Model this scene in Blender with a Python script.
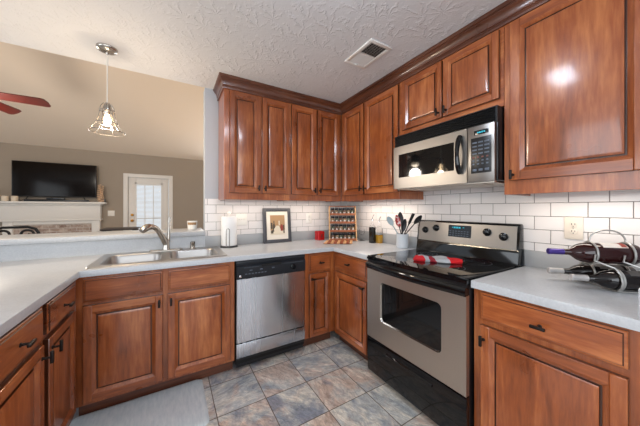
import bpy, bmesh, math, random
from mathutils import Vector, Matrix
random.seed(7)
PI = math.pi
scene = bpy.context.scene
COL = scene.collection
for o in list(bpy.data.objects):
    bpy.data.objects.remove(o)

# ------------------------------------------------------------------ camera
YAW = 0.5368
cam_d = bpy.data.cameras.new('camera')
cam_d.sensor_width = 36.0
cam_d.lens = 250.1 / 640 * 36
cam_d.shift_y = -(213 - 208.3) / 640
cam_d.clip_start = 0.02
cam = bpy.data.objects.new('camera', cam_d)
COL.objects.link(cam)
cam.location = (-1.9677, -2.6243, 1.2828)
cam.rotation_euler = (PI / 2, 0, -YAW)
scene.camera = cam

# ------------------------------------------------------------------ world, light, exposure
w = bpy.data.worlds.new('sky')
scene.world = w
w.use_nodes = True
w.node_tree.nodes['Background'].inputs[0].default_value = (0.80, 0.90, 1.0, 1)
w.node_tree.nodes['Background'].inputs[1].default_value = 1.15
vs = scene.view_settings
vs.view_transform = 'Standard'
vs.look = 'None'
vs.gamma = 1.0
vs.use_curve_mapping = False
vs.exposure = 0.0


def area(name, loc, rot, sx, sy, power, color):
    d = bpy.data.lights.new(name, 'AREA')
    d.shape = 'RECTANGLE'
    d.size = sx
    d.size_y = sy
    d.energy = power
    d.color = color
    o = bpy.data.objects.new(name, d)
    o.location = loc
    o.rotation_euler = rot
    COL.objects.link(o)
    return o


def point(name, loc, power, color, r=0.05):
    d = bpy.data.lights.new(name, 'POINT')
    d.energy = power
    d.color = color
    d.shadow_soft_size = r
    o = bpy.data.objects.new(name, d)
    o.location = loc
    COL.objects.link(o)
    return o


# added area lamps: daylight at unseen windows behind and left of the camera
area('added_daylight_rear', (-2.6, -4.50, 1.45), (PI / 2, 0, 0), 3.2, 1.5, 56, (0.90, 0.95, 1.0))
area('added_daylight_left', (-5.85, -2.2, 1.45), (PI / 2, 0, -PI / 2), 3.0, 1.5, 50, (0.90, 0.95, 1.0))
area('living_wall_fill', (-0.62, 4.42, 1.45), (PI / 2, 0, PI), 0.9, 1.7, 40, (0.95, 0.97, 1.0))  # added fill lamp with no window behind it; brightens the vault
point('fan_fill_light', (-3.773, 1.302, 2.10), 70, (1.0, 0.90, 0.78), 0.12)  # unseen fan lamp, added to light the living room
# under-cabinet strips
area('undercabinet_back', (-0.95, -0.17, 1.352), (0, 0, 0), 1.1, 0.03, 2.0, (1.0, 0.90, 0.79))
area('undercabinet_corner', (-0.17, -0.75, 1.352), (0, 0, PI / 2), 0.7, 0.03, 2.2, (1.0, 0.90, 0.79))
area('undercabinet_right', (-0.17, -2.18, 1.352), (0, 0, PI / 2), 0.45, 0.03, 1.1, (1.0, 0.92, 0.82))


# ------------------------------------------------------------------ helpers
def lin(c):
    c = c / 255.0
    return c / 12.92 if c <= 0.04045 else ((c + 0.055) / 1.055) ** 2.4


def S(r, g, b):
    return (lin(r), lin(g), lin(b), 1.0)


def mat(name, color, rough=0.5, metal=0.0, **kw):
    m = bpy.data.materials.new(name)
    m.use_nodes = True
    b = m.node_tree.nodes['Principled BSDF']
    b.inputs['Base Color'].default_value = color
    b.inputs['Roughness'].default_value = rough
    b.inputs['Metallic'].default_value = metal
    for k, v in kw.items():
        b.inputs[k.replace('_', ' ')].default_value = v
    return m


class NT:
    """tiny node-tree writer"""
    def __init__(self, m):
        self.t = m.node_tree
        self.b = self.t.nodes['Principled BSDF']

    def n(self, kind, **props):
        x = self.t.nodes.new(kind)
        for k, v in props.items():
            setattr(x, k, v)
        return x

    def set(self, sock, v):
        if isinstance(v, bpy.types.NodeSocket):
            self.t.links.new(v, sock)
        elif v is not None:
            sock.default_value = v

    def math(self, op, a, b=None, c=None):
        x = self.n('ShaderNodeMath', operation=op)
        self.set(x.inputs[0], a)
        self.set(x.inputs[1], b)
        if c is not None:
            self.set(x.inputs[2], c)
        return x.outputs[0]

    def vmath(self, op, a, b=None):
        x = self.n('ShaderNodeVectorMath', operation=op)
        self.set(x.inputs[0], a)
        self.set(x.inputs[1], b)
        return x.outputs[0]

    def coord(self, which='Object'):
        return self.n('ShaderNodeTexCoord').outputs[which]

    def mapping(self, vec, scale=(1, 1, 1), loc=(0, 0, 0), rot=(0, 0, 0)):
        x = self.n('ShaderNodeMapping')
        self.set(x.inputs[0], vec)
        x.inputs['Location'].default_value = loc
        x.inputs['Rotation'].default_value = rot
        x.inputs['Scale'].default_value = scale
        return x.outputs[0]

    def noise(self, vec, scale=5, detail=3, rough=0.5, dist=0.0, out='Fac'):
        x = self.n('ShaderNodeTexNoise')
        self.set(x.inputs['Vector'], vec)
        self.set(x.inputs['Scale'], scale)
        x.inputs['Detail'].default_value = detail
        x.inputs['Roughness'].default_value = rough
        x.inputs['Distortion'].default_value = dist
        return x.outputs[out]

    def ramp(self, fac, stops, interp='LINEAR'):
        x = self.n('ShaderNodeValToRGB')
        self.set(x.inputs[0], fac)
        e = x.color_ramp.elements
        x.color_ramp.interpolation = interp
        while len(e) < len(stops):
            e.new(0.5)
        for el, (p, c) in zip(e, stops):
            el.position = p
            el.color = c
        return x.outputs[0]

    def mix(self, fac, a, b, mode='MIX'):
        x = self.n('ShaderNodeMix', data_type='RGBA', blend_type=mode)
        self.set(x.inputs[0], fac)
        self.set(x.inputs[6], a)
        self.set(x.inputs[7], b)
        return x.outputs[2]

    def bump(self, h, strength=0.3, dist=0.01):
        x = self.n('ShaderNodeBump')
        x.inputs['Strength'].default_value = strength
        x.inputs['Distance'].default_value = dist
        self.set(x.inputs['Height'], h)
        self.t.links.new(x.outputs[0], self.b.inputs['Normal'])

    def color(self, c):
        self.set(self.b.inputs['Base Color'], c)


def G(v):
    return (v, v, v, 1)


# ------------------------------------------------------------------ materials
def wood(name, scale, dark, midc, light, rough=0.28):
    m = mat(name, midc, rough)
    t = NT(m)
    oi = t.n('ShaderNodeObjectInfo')
    off = t.vmath('ADD', t.coord(), t.vmath('MULTIPLY', oi.outputs['Location'], (3.1, 5.3, 1.7)))
    off2 = t.n('ShaderNodeCombineXYZ')
    t.set(off2.inputs[0], t.math('MULTIPLY', oi.outputs['Random'], 9.0))
    t.set(off2.inputs[1], t.math('MULTIPLY', oi.outputs['Random'], 5.0))
    t.set(off2.inputs[2], t.math('MULTIPLY', oi.outputs['Random'], 7.0))
    p = t.vmath('ADD', off, off2.outputs[0])
    v = t.mapping(p, scale)
    n1 = t.noise(v, 1.0, 6, 0.62, 0.6)
    n2 = t.noise(t.mapping(p, tuple(s * 5 for s in scale)), 1.0, 3, 0.6)
    n3 = t.noise(p, 3.0, 3, 0.55)
    f = t.math('ADD', t.math('MULTIPLY', n1, 0.42), t.math('ADD', t.math('MULTIPLY', n2, 0.26), t.math('MULTIPLY', n3, 0.32)))
    c = t.ramp(f, [(0.32, dark), (0.50, midc), (0.66, light)])
    br = t.math('MULTIPLY_ADD', oi.outputs['Random'], 0.20, 0.90)
    bc = t.n('ShaderNodeCombineXYZ')
    for i in range(3):
        t.set(bc.inputs[i], br)
    t.color(t.mix(1.0, c, bc.outputs[0], 'MULTIPLY'))
    t.set(t.b.inputs['Roughness'], t.math('MULTIPLY_ADD', n3, 0.22, rough - 0.08))
    t.b.inputs['Coat Weight'].default_value = 0.7
    t.b.inputs['Coat Roughness'].default_value = 0.13
    t.bump(t.math('ADD', t.math('MULTIPLY', n1, 0.3), t.noise(t.mapping(p, (7, 7, 4)), 1.0, 2, 0.5)), 0.16, 0.004)
    return m


WD, WM, WL = S(94, 43, 18), S(153, 79, 37), S(196, 120, 67)
M = {}
M['wood_v'] = wood('cherry_stained_maple', (14, 14, 1.6), WD, WM, WL)
M['wood_h'] = wood('cherry_stained_maple_cross', (1.6, 1.6, 14), WD, WM, WL)
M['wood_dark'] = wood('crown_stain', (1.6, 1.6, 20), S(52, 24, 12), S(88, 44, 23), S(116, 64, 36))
M['fan_wood'] = wood('fan_blade_wood', (3, 3, 20), S(44, 12, 8), S(68, 17, 11), S(90, 26, 16))
M['bronze'] = mat('dark_bronze', S(34, 28, 26), 0.38, 0.6)
M['black'] = mat('black_plastic', S(20, 21, 24), 0.32)
M['dark_panel'] = mat('dark_panel_plastic', S(27, 31, 37), 0.30)
M['black_gloss'] = mat('black_enamel', S(10, 10, 12), 0.08)
M['black_glass'] = mat('black_glass', S(14, 14, 16), 0.05)
M['window_glass'] = mat('oven_glass', S(18, 18, 18), 0.04)
M['rubber'] = mat('dark_rubber', S(26, 26, 26), 0.7)
M['chrome'] = mat('chrome', G(0.62), 0.12, 1.0)
M['nickel'] = mat('brushed_nickel', S(176, 170, 162), 0.24, 1.0)
M['white'] = mat('white_paint', S(226, 222, 216), 0.45)
M['white_plastic'] = mat('white_plastic', S(232, 228, 220), 0.35)
M['ivory'] = mat('ivory_plastic', S(226, 214, 198), 0.35)
M['paper'] = mat('paper_towel', S(238, 236, 233), 0.9)
M['ceramic'] = mat('glazed_ceramic', S(206, 210, 214), 0.15)
M['red'] = mat('red_glaze', S(176, 14, 22), 0.25)
M['red_dark'] = mat('dark_red_motif', S(110, 8, 14), 0.4)
M['cyan'] = mat('display_cyan', S(40, 170, 190), 0.4, 0, Emission_Color=S(60, 190, 210), Emission_Strength=0.25)
M['key'] = mat('keypad_marks', S(86, 94, 106), 0.5)
M['key_red'] = mat('keypad_red', S(110, 62, 56), 0.5)
M['gap'] = mat('dark_recess', S(14, 12, 11), 0.8)


def steel(name, axis, base):
    m = mat(name, base, 0.28, 1.0)
    t = NT(m)
    sc = {'z': (22, 22, 0.25), 'h': (0.8, 0.8, 160)}[axis]
    n = t.noise(t.mapping(t.coord(), sc), 1.0, 3, 0.6)
    n2 = t.noise(t.mapping(t.coord(), tuple(x * (0.16 if axis == 'z' else 0.3) for x in sc)), 1.0, 2, 0.5)
    t.set(t.b.inputs['Roughness'], t.math('MULTIPLY_ADD', n, 0.16, 0.18 if axis == 'z' else 0.30))
    if axis == 'z':
        t.bump(n2, 0.03, 0.02)
    return m


M['steel_v'] = steel('brushed_steel_vertical', 'z', S(206, 209, 216))
M['steel_h'] = steel('brushed_steel', 'h', S(196, 187, 176))
M['sink_steel'] = mat('sink_steel', S(176, 172, 168), 0.34, 1.0)


def mk_laminate():
    m = mat('grey_laminate', S(196, 197, 199), 0.28)
    t = NT(m)
    n = t.noise(t.coord(), 90, 4, 0.7)
    n2 = t.noise(t.coord(), 6, 3, 0.5)
    f = t.math('ADD', t.math('MULTIPLY', n, 0.6), t.math('MULTIPLY', n2, 0.4))
    t.color(t.ramp(f, [(0.3, S(176, 178, 181)), (0.52, S(189, 191, 193)), (0.7, S(200, 201, 202))]))
    return m


M['laminate'] = mk_laminate()
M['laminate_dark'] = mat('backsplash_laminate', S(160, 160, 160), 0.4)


def mk_ceiling():
    m = mat('stomped_ceiling', S(216, 215, 216), 0.9)
    t = NT(m)
    p = t.coord()
    v = t.n('ShaderNodeTexVoronoi', voronoi_dimensions='2D')
    t.set(v.inputs['Vector'], t.vmath('ADD', p, t.mapping(t.noise(p, 3, 2, 0.5, out='Color'), (0.12,) * 3)))
    v.inputs['Scale'].default_value = 6.5
    d = t.vmath('SUBTRACT', p, v.outputs['Position'])
    s = t.n('ShaderNodeSeparateXYZ')
    t.set(s.inputs[0], d)
    ang = t.math('ARCTAN2', s.outputs[1], s.outputs[0])
    nz = t.noise(p, 22, 3, 0.6)
    st = t.math('SINE', t.math('ADD', t.math('MULTIPLY', ang, 9.0), t.math('MULTIPLY', nz, 12.0)))
    fall = t.n('ShaderNodeMapRange')
    t.set(fall.inputs[0], v.outputs['Distance'])
    fall.inputs[1].default_value = 0.05
    fall.inputs[2].default_value = 0.75
    fall.inputs[3].default_value = 1.0
    fall.inputs[4].default_value = 0.1
    h = t.math('ADD', t.math('MULTIPLY', t.math('POWER', t.math('MULTIPLY_ADD', st, 0.5, 0.5), 4.0), fall.outputs[0]), t.math('MULTIPLY', t.noise(p, 60, 3), 0.25))
    t.bump(h, 0.36, 0.010)
    return m


M['ceiling'] = mk_ceiling()


def paint(name, c, rough=0.75):
    m = mat(name, c, rough)
    t = NT(m)
    t.bump(t.noise(t.coord(), 140, 3), 0.05, 0.003)
    return m


M['kitchen_wall'] = paint('pale_grey_paint', S(178, 182, 188))
M['living_wall'] = paint('taupe_paint', S(160, 147, 132))
M['vault'] = paint('vault_paint', S(220, 205, 188))


def mk_slate():
    m = mat('slate_tile', S(130, 115, 100), 0.45)
    t = NT(m)
    p = t.coord()
    T = 0.3085
    q = t.vmath('DIVIDE', t.vmath('SUBTRACT', p, (-1.417 - 10 * T, -0.985 - 20 * T, 0)), (T, T, 1.0))
    cell = t.vmath('FLOOR', q)
    fr = t.vmath('FRACTION', q)
    wn = t.n('ShaderNodeTexWhiteNoise', noise_dimensions='2D')
    t.set(wn.inputs['Vector'], cell)
    s = t.n('ShaderNodeSeparateColor')
    t.set(s.inputs[0], wn.outputs['Color'])
    r1, r2, r3 = s.outputs
    # each tile cut from another piece of stone
    pp = t.vmath('ADD', p, t.vmath('MULTIPLY', wn.outputs['Color'], (17.0, 23.0, 5.0)))
    rot = t.n('ShaderNodeVectorRotate', rotation_type='Z_AXIS')
    t.set(rot.inputs['Vector'], pp)
    t.set(rot.inputs['Angle'], t.math('MULTIPLY', r3, 6.28))
    pr = t.mapping(rot.outputs[0], (3.0, 8.0, 1.0))
    a = t.noise(pr, 1.0, 6, 0.66, 1.4)
    b = t.noise(pp, 5.0, 5, 0.6, 0.7)
    fine = t.noise(t.mapping(rot.outputs[0], (16, 36, 1)), 1.0, 7, 0.78, 1.0)
    warm = t.ramp(a, [(0.30, S(152, 128, 114)), (0.48, S(188, 167, 152)), (0.60, S(208, 195, 182)), (0.75, S(172, 148, 130))])
    cool = t.ramp(a, [(0.30, S(128, 134, 144)), (0.48, S(176, 176, 172)), (0.62, S(210, 202, 188)), (0.75, S(148, 151, 158))])
    sel = t.math('ADD', t.math('MULTIPLY', r1, 0.30), t.math('MULTIPLY_ADD', t.noise(pp, 4.2, 4, 0.6, 1.0), 1.6, -0.52))
    selr = t.ramp(sel, [(0.28, G(0)), (0.52, G(1))])
    c = t.mix(selr, warm, cool)
    bl = t.ramp(t.math('ADD', b, t.math('MULTIPLY', r2, 0.16)), [(0.58, G(0)), (0.74, G(0.75))])
    c = t.mix(bl, c, S(112, 120, 136))
    vein = t.ramp(t.math('ABSOLUTE', t.math('SUBTRACT', t.noise(t.mapping(rot.outputs[0], (6, 16, 1)), 1.0, 6, 0.7, 1.2), 0.5)), [(0.0, G(0.72)), (0.035, G(1.0))])
    c = t.mix(1.0, c, vein, 'MULTIPLY')
    k = t.math('MULTIPLY_ADD', fine, 2.2, 0.14)
    kc = t.n('ShaderNodeCombineXYZ')
    for i in range(3):
        t.set(kc.inputs[i], k)
    c = t.mix(1.0, c, kc.outputs[0], 'MULTIPLY')
    s2 = t.n('ShaderNodeSeparateXYZ')
    t.set(s2.inputs[0], fr)
    ex = t.math('ABSOLUTE', t.math('SUBTRACT', s2.outputs[0], 0.5))
    ey = t.math('ABSOLUTE', t.math('SUBTRACT', s2.outputs[1], 0.5))
    edge = t.math('ADD', t.math('MAXIMUM', ex, ey), t.math('MULTIPLY', t.math('SUBTRACT', b, 0.5), 0.012))
    g = t.math('GREATER_THAN', edge, 0.4905)
    t.color(t.mix(g, c, S(108, 95, 84)))
    t.set(t.b.inputs['Roughness'], t.math('MULTIPLY_ADD', g, 0.4, t.math('MULTIPLY_ADD', fine, 0.25, 0.28)))
    h = t.math('SUBTRACT', t.math('ADD', t.math('MULTIPLY', a, 0.6), t.math('MULTIPLY', fine, 0.5)), t.math('MULTIPLY', g, 0.9))
    t.bump(h, 0.35, 0.006)
    return m


M['slate'] = mk_slate()
M['tile'] = mat('white_subway_tile', S(228, 222, 218), 0.18)
M['grout'] = mat('grey_grout', S(128, 122, 117), 0.9)


def mk_mat():
    m = mat('floor_mat_vinyl', S(178, 188, 192), 0.6)
    t = NT(m)
    c = t.noise(t.mapping(t.coord(), (60, 12, 1)), 1.0, 3, 0.6)
    t.color(t.ramp(c, [(0.3, S(194, 203, 207)), (0.7, S(216, 221, 222))]))
    t.bump(c, 0.2, 0.004)
    return m


M['mat'] = mk_mat()


def mk_brick():
    m = mat('whitewashed_brick', S(160, 140, 128), 0.9)
    t = NT(m)
    b = t.n('ShaderNodeTexBrick')
    sp = t.n('ShaderNodeSeparateXYZ')
    t.set(sp.inputs[0], t.coord())
    cb = t.n('ShaderNodeCombineXYZ')
    t.set(cb.inputs[0], sp.outputs[0])
    t.set(cb.inputs[1], sp.outputs[2])
    t.set(b.inputs['Vector'], cb.outputs[0])
    b.inputs['Scale'].default_value = 1.0
    b.inputs['Brick Width'].default_value = 0.2
    b.inputs['Row Height'].default_value = 0.068
    b.inputs['Mortar Size'].default_value = 0.006
    b.inputs['Color1'].default_value = S(172, 152, 140)
    b.inputs['Color2'].default_value = S(138, 112, 100)
    b.inputs['Mortar'].default_value = S(190, 180, 172)
    n = t.noise(t.coord(), 14, 4, 0.7)
    t.color(t.mix(t.ramp(n, [(0.45, G(0)), (0.62, G(0.7))]), b.outputs['Color'], S(206, 194, 184)))
    return m


M['brick'] = mk_brick()
M['tv'] = mat('television_glass', S(20, 15, 12), 0.10, 0, Specular_IOR_Level=0.14)
M['bulb'] = mat('lit_bulb', S(255, 230, 190), 0.4, 0, Emission_Color=S(255, 222, 176), Emission_Strength=16.0)
M['added_fan_bowl'] = mat('added_fan_bowl_glow', S(250, 240, 225), 0.4, 0, Emission_Color=S(255, 235, 205), Emission_Strength=2.2)  # glow of the unseen bowl added under the fan
M['diffuser'] = mat('lit_diffuser', S(245, 248, 255), 0.4, 0, Emission_Color=S(225, 238, 255), Emission_Strength=30.0)
M['glass'] = mat('clear_glass', (1, 1, 1, 1), 0.02, 0, Transmission_Weight=1.0, IOR=1.45)
M['pane'] = mat('window_pane', (1, 1, 1, 1), 0.0, 0, Transmission_Weight=1.0, IOR=1.02)
M['wine_red'] = mat('wine_bottle_glass', S(44, 16, 16), 0.06)
M['wine_black'] = mat('dark_bottle_glass', S(24, 20, 20), 0.06)
M['foil_purple'] = mat('purple_foil', S(78, 60, 138), 0.3, 0.5)
M['foil_grey'] = mat('grey_foil', S(194, 190, 187), 0.4, 0.4)
M['label'] = mat('bottle_label', S(206, 198, 190), 0.7)
M['label_dark'] = mat('dark_bottle_label', S(70, 66, 64), 0.7)
M['oil_dark'] = mat('dark_vinegar', S(26, 24, 20), 0.08)
M['oil_yellow'] = mat('golden_oil', S(172, 128, 40), 0.12)
M['cork_bamboo'] = mat('bamboo', S(196, 150, 100), 0.5)
M['rack_wood'] = mat('spice_rack_wood', S(150, 84, 46), 0.5)
M['spice_a'] = mat('spice_brown', S(92, 62, 40), 0.3)
M['spice_b'] = mat('spice_green', S(70, 72, 52), 0.3)
M['spice_c'] = mat('spice_pale', S(120, 98, 70), 0.3)
M['lid'] = mat('dark_lid', S(44, 44, 50), 0.22, 0.7)
M['spoon_grey'] = mat('grey_blue_silicone', S(146, 162, 166), 0.5)
M['utensil'] = mat('black_nylon', S(34, 34, 36), 0.4)
M['candle'] = mat('cream_wax', S(224, 208, 186), 0.5)
M['silver_wire'] = mat('silver_wire', S(176, 174, 170), 0.35, 0.7)
M['red_white'] = mat('mottled_red_silicone', S(160, 50, 48), 0.4)
_t = NT(M['red_white'])
_t.color(_t.ramp(_t.noise(_t.coord(), 38, 2, 0.6), [(0.40, S(150, 30, 34)), (0.52, S(176, 70, 66)), (0.60, S(214, 196, 190))]))
M['thin_glass'] = mat('thin_clear_glass', (1, 1, 1, 1), 0.03, 0, Transmission_Weight=1.0, IOR=1.12)
M['steel_dim'] = mat('satin_steel', S(150, 146, 142), 0.34, 1.0)
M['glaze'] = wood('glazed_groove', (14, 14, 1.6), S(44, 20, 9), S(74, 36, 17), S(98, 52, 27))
M['shell'] = mat('pale_wood_blocks', S(206, 172, 140), 0.7)
M['iron'] = mat('wrought_iron', S(24, 22, 22), 0.5, 0.4)
M['dark_wood'] = mat('dark_furniture', S(42, 32, 28), 0.5)
M['frame'] = mat('charcoal_frame', S(68, 68, 72), 0.4)
M['matboard'] = mat('cream_matboard', S(226, 216, 200), 0.9)
M['art_bg'] = mat('painting_ground', S(168, 132, 94), 0.8)
M['art_pale'] = mat('painting_pale', S(214, 200, 176), 0.8)
M['art_dark'] = mat('painting_dark', S(74, 66, 56), 0.8)
M['art_red'] = mat('painting_red', S(140, 60, 48), 0.8)
M['brass'] = mat('brass', S(190, 140, 70), 0.25, 1.0)
M['blind'] = mat('blind_slats', S(232, 230, 226), 0.5)
M['tan_wood'] = mat('tan_wood', S(150, 72, 38), 0.5)
M['cream_wood'] = mat('cream_wood', S(218, 164, 114), 0.5)


def mk_towel():
    m = mat('red_white_cloth', S(190, 20, 30), 0.9)
    t = NT(m)
    s = t.n('ShaderNodeSeparateXYZ')
    t.set(s.inputs[0], t.coord())
    u = t.math('ADD', t.math('ADD', s.outputs[0], t.math('MULTIPLY', s.outputs[1], 0.5)), t.math('MULTIPLY', t.noise(t.coord(), 8, 2), 0.05))
    c = t.ramp(t.math('MULTIPLY_ADD', u, 2.4, 0.5), [(0.0, S(190, 14, 26)), (0.30, S(160, 164, 168)), (0.38, S(140, 20, 36)), (0.48, S(164, 166, 168)), (0.68, S(206, 14, 24))], 'CONSTANT')
    t.color(c)
    t.bump(t.noise(t.coord(), 60, 2), 0.2, 0.004)
    return m


M['towel'] = mk_towel()


# ------------------------------------------------------------------ mesh builder
class MB:
    def __init__(self):
        self.bm = bmesh.new()

    def _setmat(self, faces, mi):
        for f in faces:
            f.material_index = mi

    def box(self, x0, x1, y0, y1, z0, z1, bev=0.0, mi=0, seg=2):
        if x0 > x1: x0, x1 = x1, x0
        if y0 > y1: y0, y1 = y1, y0
        if z0 > z1: z0, z1 = z1, z0
        bm = bmesh.new()
        vs = [bm.verts.new((x, y, z)) for x in (x0, x1) for y in (y0, y1) for z in (z0, z1)]
        for f in ((0, 1, 3, 2), (4, 6, 7, 5), (0, 4, 5, 1), (2, 3, 7, 6), (0, 2, 6, 4), (1, 5, 7, 3)):
            bm.faces.new([vs[i] for i in f])
        if bev > 0:
            b = min(bev, 0.49 * min(x1 - x0, y1 - y0, z1 - z0))
            bmesh.ops.bevel(bm, geom=list(bm.edges), offset=b, segments=seg, profile=0.5, affect='EDGES')
        self.merge(bm, mi)
        return self

    def merge(self, bm, mi=0, M4=None):
        bmesh.ops.recalc_face_normals(bm, faces=bm.faces)
        mp = {}
        for v in bm.verts:
            co = M4 @ v.co if M4 is not None else v.co
            mp[v] = self.bm.verts.new(co)
        for f in bm.faces:
            try:
                g = self.bm.faces.new([mp[v] for v in f.verts])
                g.material_index = mi if mi is not None else f.material_index
            except ValueError:
                pass
        bm.free()

    def rings(self, loops, mi=0, cap0=True, cap1=True, closed=True, wrap=False):
        bm = bmesh.new()
        L = [[bm.verts.new(p) for p in lp] for lp in loops]
        n = len(L[0])
        pairs = list(zip(L[:-1], L[1:]))
        if wrap:
            pairs.append((L[-1], L[0]))
        for a, b in pairs:
            for i in range(n if closed else n - 1):
                j = (i + 1) % n
                bm.faces.new((a[i], a[j], b[j], b[i]))
        if cap0 and not wrap: bm.faces.new(list(reversed(L[0])))
        if cap1 and not wrap: bm.faces.new(L[-1])
        self.merge(bm, mi)
        return self

    def lathe(self, prof, c=(0, 0, 0), axis='Z', seg=24, mi=0, cap0=True, cap1=True, frame=None):
        if frame is None:
            a = {'Z': (Vector((1, 0, 0)), Vector((0, 1, 0)), Vector((0, 0, 1))),
                 'Y': (Vector((1, 0, 0)), Vector((0, 0, -1)), Vector((0, 1, 0))),
                 'X': (Vector((0, 1, 0)), Vector((0, 0, 1)), Vector((1, 0, 0)))}[axis]
        else:
            ax = Vector(frame).normalized()
            u = ax.cross(Vector((0, 0, 1)))
            if u.length < 1e-3: u = Vector((1, 0, 0))
            u.normalize()
            a = (u, ax.cross(u), ax)
        c = Vector(c)
        loops = []
        for r, h in prof:
            r = max(r, 1e-5)
            loops.append([c + a[2] * h + (a[0] * math.cos(2 * PI * k / seg) + a[1] * math.sin(2 * PI * k / seg)) * r for k in range(seg)])
        return self.rings(loops, mi, cap0, cap1)

    def tube(self, pts, r, seg=10, mi=0, closed=False):
        pts = [Vector(p) for p in pts]
        n = len(pts)
        loops = []
        prev = None
        for i, p in enumerate(pts):
            if closed:
                t = pts[(i + 1) % n] - pts[i - 1]
            else:
                t = pts[min(i + 1, n - 1)] - pts[max(i - 1, 0)]
            t.normalize()
            if prev is None:
                u = t.cross(Vector((0, 0, 1)))
                if u.length < 1e-3: u = t.cross(Vector((1, 0, 0)))
            else:
                u = prev - t * prev.dot(t)
            u.normalize()
            prev = u
            v = t.cross(u)
            rr = r[i] if isinstance(r, (list, tuple)) else r
            loops.append([p + (u * math.cos(2 * PI * k / seg) + v * math.sin(2 * PI * k / seg)) * rr for k in range(seg)])
        return self.rings(loops, mi, not closed, not closed, wrap=closed)

    def sphere(self, c, r, mi=0, scale=(1, 1, 1), seg=16):
        bm = bmesh.new()
        bmesh.ops.create_uvsphere(bm, u_segments=seg, v_segments=seg // 2 + 2, radius=r)
        self.merge(bm, mi, Matrix.Translation(c) @ Matrix.Diagonal((*scale, 1)))
        return self

    def prism(self, pts, plane, a, b, mi=0, bev=0.0):
        """2-D outline extruded along the third axis from a to b"""
        def P(u, v, w):
            return {'XZ': (u, w, v), 'YZ': (w, u, v), 'XY': (u, v, w)}[plane]
        bm = bmesh.new()
        A = [bm.verts.new(P(u, v, a)) for u, v in pts]
        B = [bm.verts.new(P(u, v, b)) for u, v in pts]
        n = len(pts)
        for i in range(n):
            bm.faces.new((A[i], A[(i + 1) % n], B[(i + 1) % n], B[i]))
        bm.faces.new(list(reversed(A)))
        bm.faces.new(B)
        if bev:
            bmesh.ops.bevel(bm, geom=list(bm.edges), offset=bev, segments=2, profile=0.5, affect='EDGES')
        self.merge(bm, mi)
        return self

    def slab(self, xs, ys, keep, z0, z1, mi=0, bev=0.0):
        bm = bmesh.new()
        fs = []
        V = {}
        def vert(i, j):
            if (i, j) not in V: V[(i, j)] = bm.verts.new((xs[i], ys[j], z0))
            return V[(i, j)]
        for i in range(len(xs) - 1):
            for j in range(len(ys) - 1):
                if keep((xs[i] + xs[i + 1]) / 2, (ys[j] + ys[j + 1]) / 2):
                    fs.append(bm.faces.new((vert(i, j), vert(i + 1, j), vert(i + 1, j + 1), vert(i, j + 1))))
        r = bmesh.ops.extrude_face_region(bm, geom=fs)
        top = [e for e in r['geom'] if isinstance(e, bmesh.types.BMVert)]
        bmesh.ops.translate(bm, verts=top, vec=(0, 0, z1 - z0))
        bmesh.ops.recalc_face_normals(bm, faces=bm.faces)
        if bev:
            es = [e for e in bm.edges if len(e.link_faces) == 2 and abs(e.link_faces[0].normal.dot(e.link_faces[1].normal)) < 0.5
                  and all(abs(v.co.z - z1) < 1e-5 for v in e.verts)]
            bmesh.ops.bevel(bm, geom=es, offset=bev, segments=2, profile=0.5, affect='EDGES')
        self.merge(bm, mi)
        return self

    def build(self, name, mats, parent=None, world=False, loc=None, smooth=35, rot=None):
        if world and parent is not None:
            for v in self.bm.verts:
                v.co -= parent.location
        me = bpy.data.meshes.new(name)
        bmesh.ops.recalc_face_normals(self.bm, faces=self.bm.faces)
        self.bm.to_mesh(me)
        self.bm.free()
        if not isinstance(mats, (list, tuple)): mats = [mats]
        for m in mats:
            me.materials.append(M[m] if isinstance(m, str) else m)
        if smooth:
            for p in me.polygons: p.use_smooth = True
            me.set_sharp_from_angle(angle=math.radians(smooth))
        o = bpy.data.objects.new(name, me)
        COL.objects.link(o)
        if parent is not None: o.parent = parent
        if loc is not None: o.location = loc
        if rot is not None: o.rotation_euler = rot
        return o


def thing(name, label, cat, loc=(0, 0, 0), rotz=0.0, group=None):
    o = bpy.data.objects.new(name, None)
    o.empty_display_size = 0.1
    COL.objects.link(o)
    o.location = loc
    o.rotation_euler = (0, 0, rotz)
    return tag(o, label, cat, group)


def tag(o, label, cat, group=None):
    o['label'] = label
    o['category'] = cat
    if group: o['group'] = group
    return o


def struct(o):
    o['kind'] = 'structure'
    return o


def dup(root, loc, rotz=None, label=None):
    r = root.copy()
    COL.objects.link(r)
    r.location = loc
    if rotz is not None: r.rotation_euler = (0, 0, rotz)
    if label: r['label'] = label
    for ch in list(root.children):
        c = ch.copy()
        COL.objects.link(c)
        c.parent = r
        for g in list(ch.children):
            d = g.copy()
            COL.objects.link(d)
            d.parent = c
    return r


def rrect(x0, x1, y0, y1, r, z, n=6):
    out = []
    for cx, cy, a0 in ((x1 - r, y1 - r, 0), (x0 + r, y1 - r, 90), (x0 + r, y0 + r, 180), (x1 - r, y0 + r, 270)):
        for k in range(n + 1):
            a = math.radians(a0 + 90 * k / n)
            out.append((cx + r * math.cos(a), cy + r * math.sin(a), z))
    return out


def rrect_xz(x0, x1, z0, z1, r, y, n=5):
    return [(p[0], y, p[1]) for p in rrect(x0, x1, z0, z1, r, 0, n)]


def arc(c, r, a0, a1, n, plane='XZ'):
    out = []
    for k in range(n + 1):
        a = math.radians(a0 + (a1 - a0) * k / n)
        u, v = r * math.cos(a), r * math.sin(a)
        out.append({'XZ': (c[0] + u, c[1], c[2] + v), 'XY': (c[0] + u, c[1] + v, c[2]), 'YZ': (c[0], c[1] + u, c[2] + v)}[plane])
    return out


CEIL = 2.44
CT = 0.914           # counter top
CB = 0.876           # underside
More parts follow.
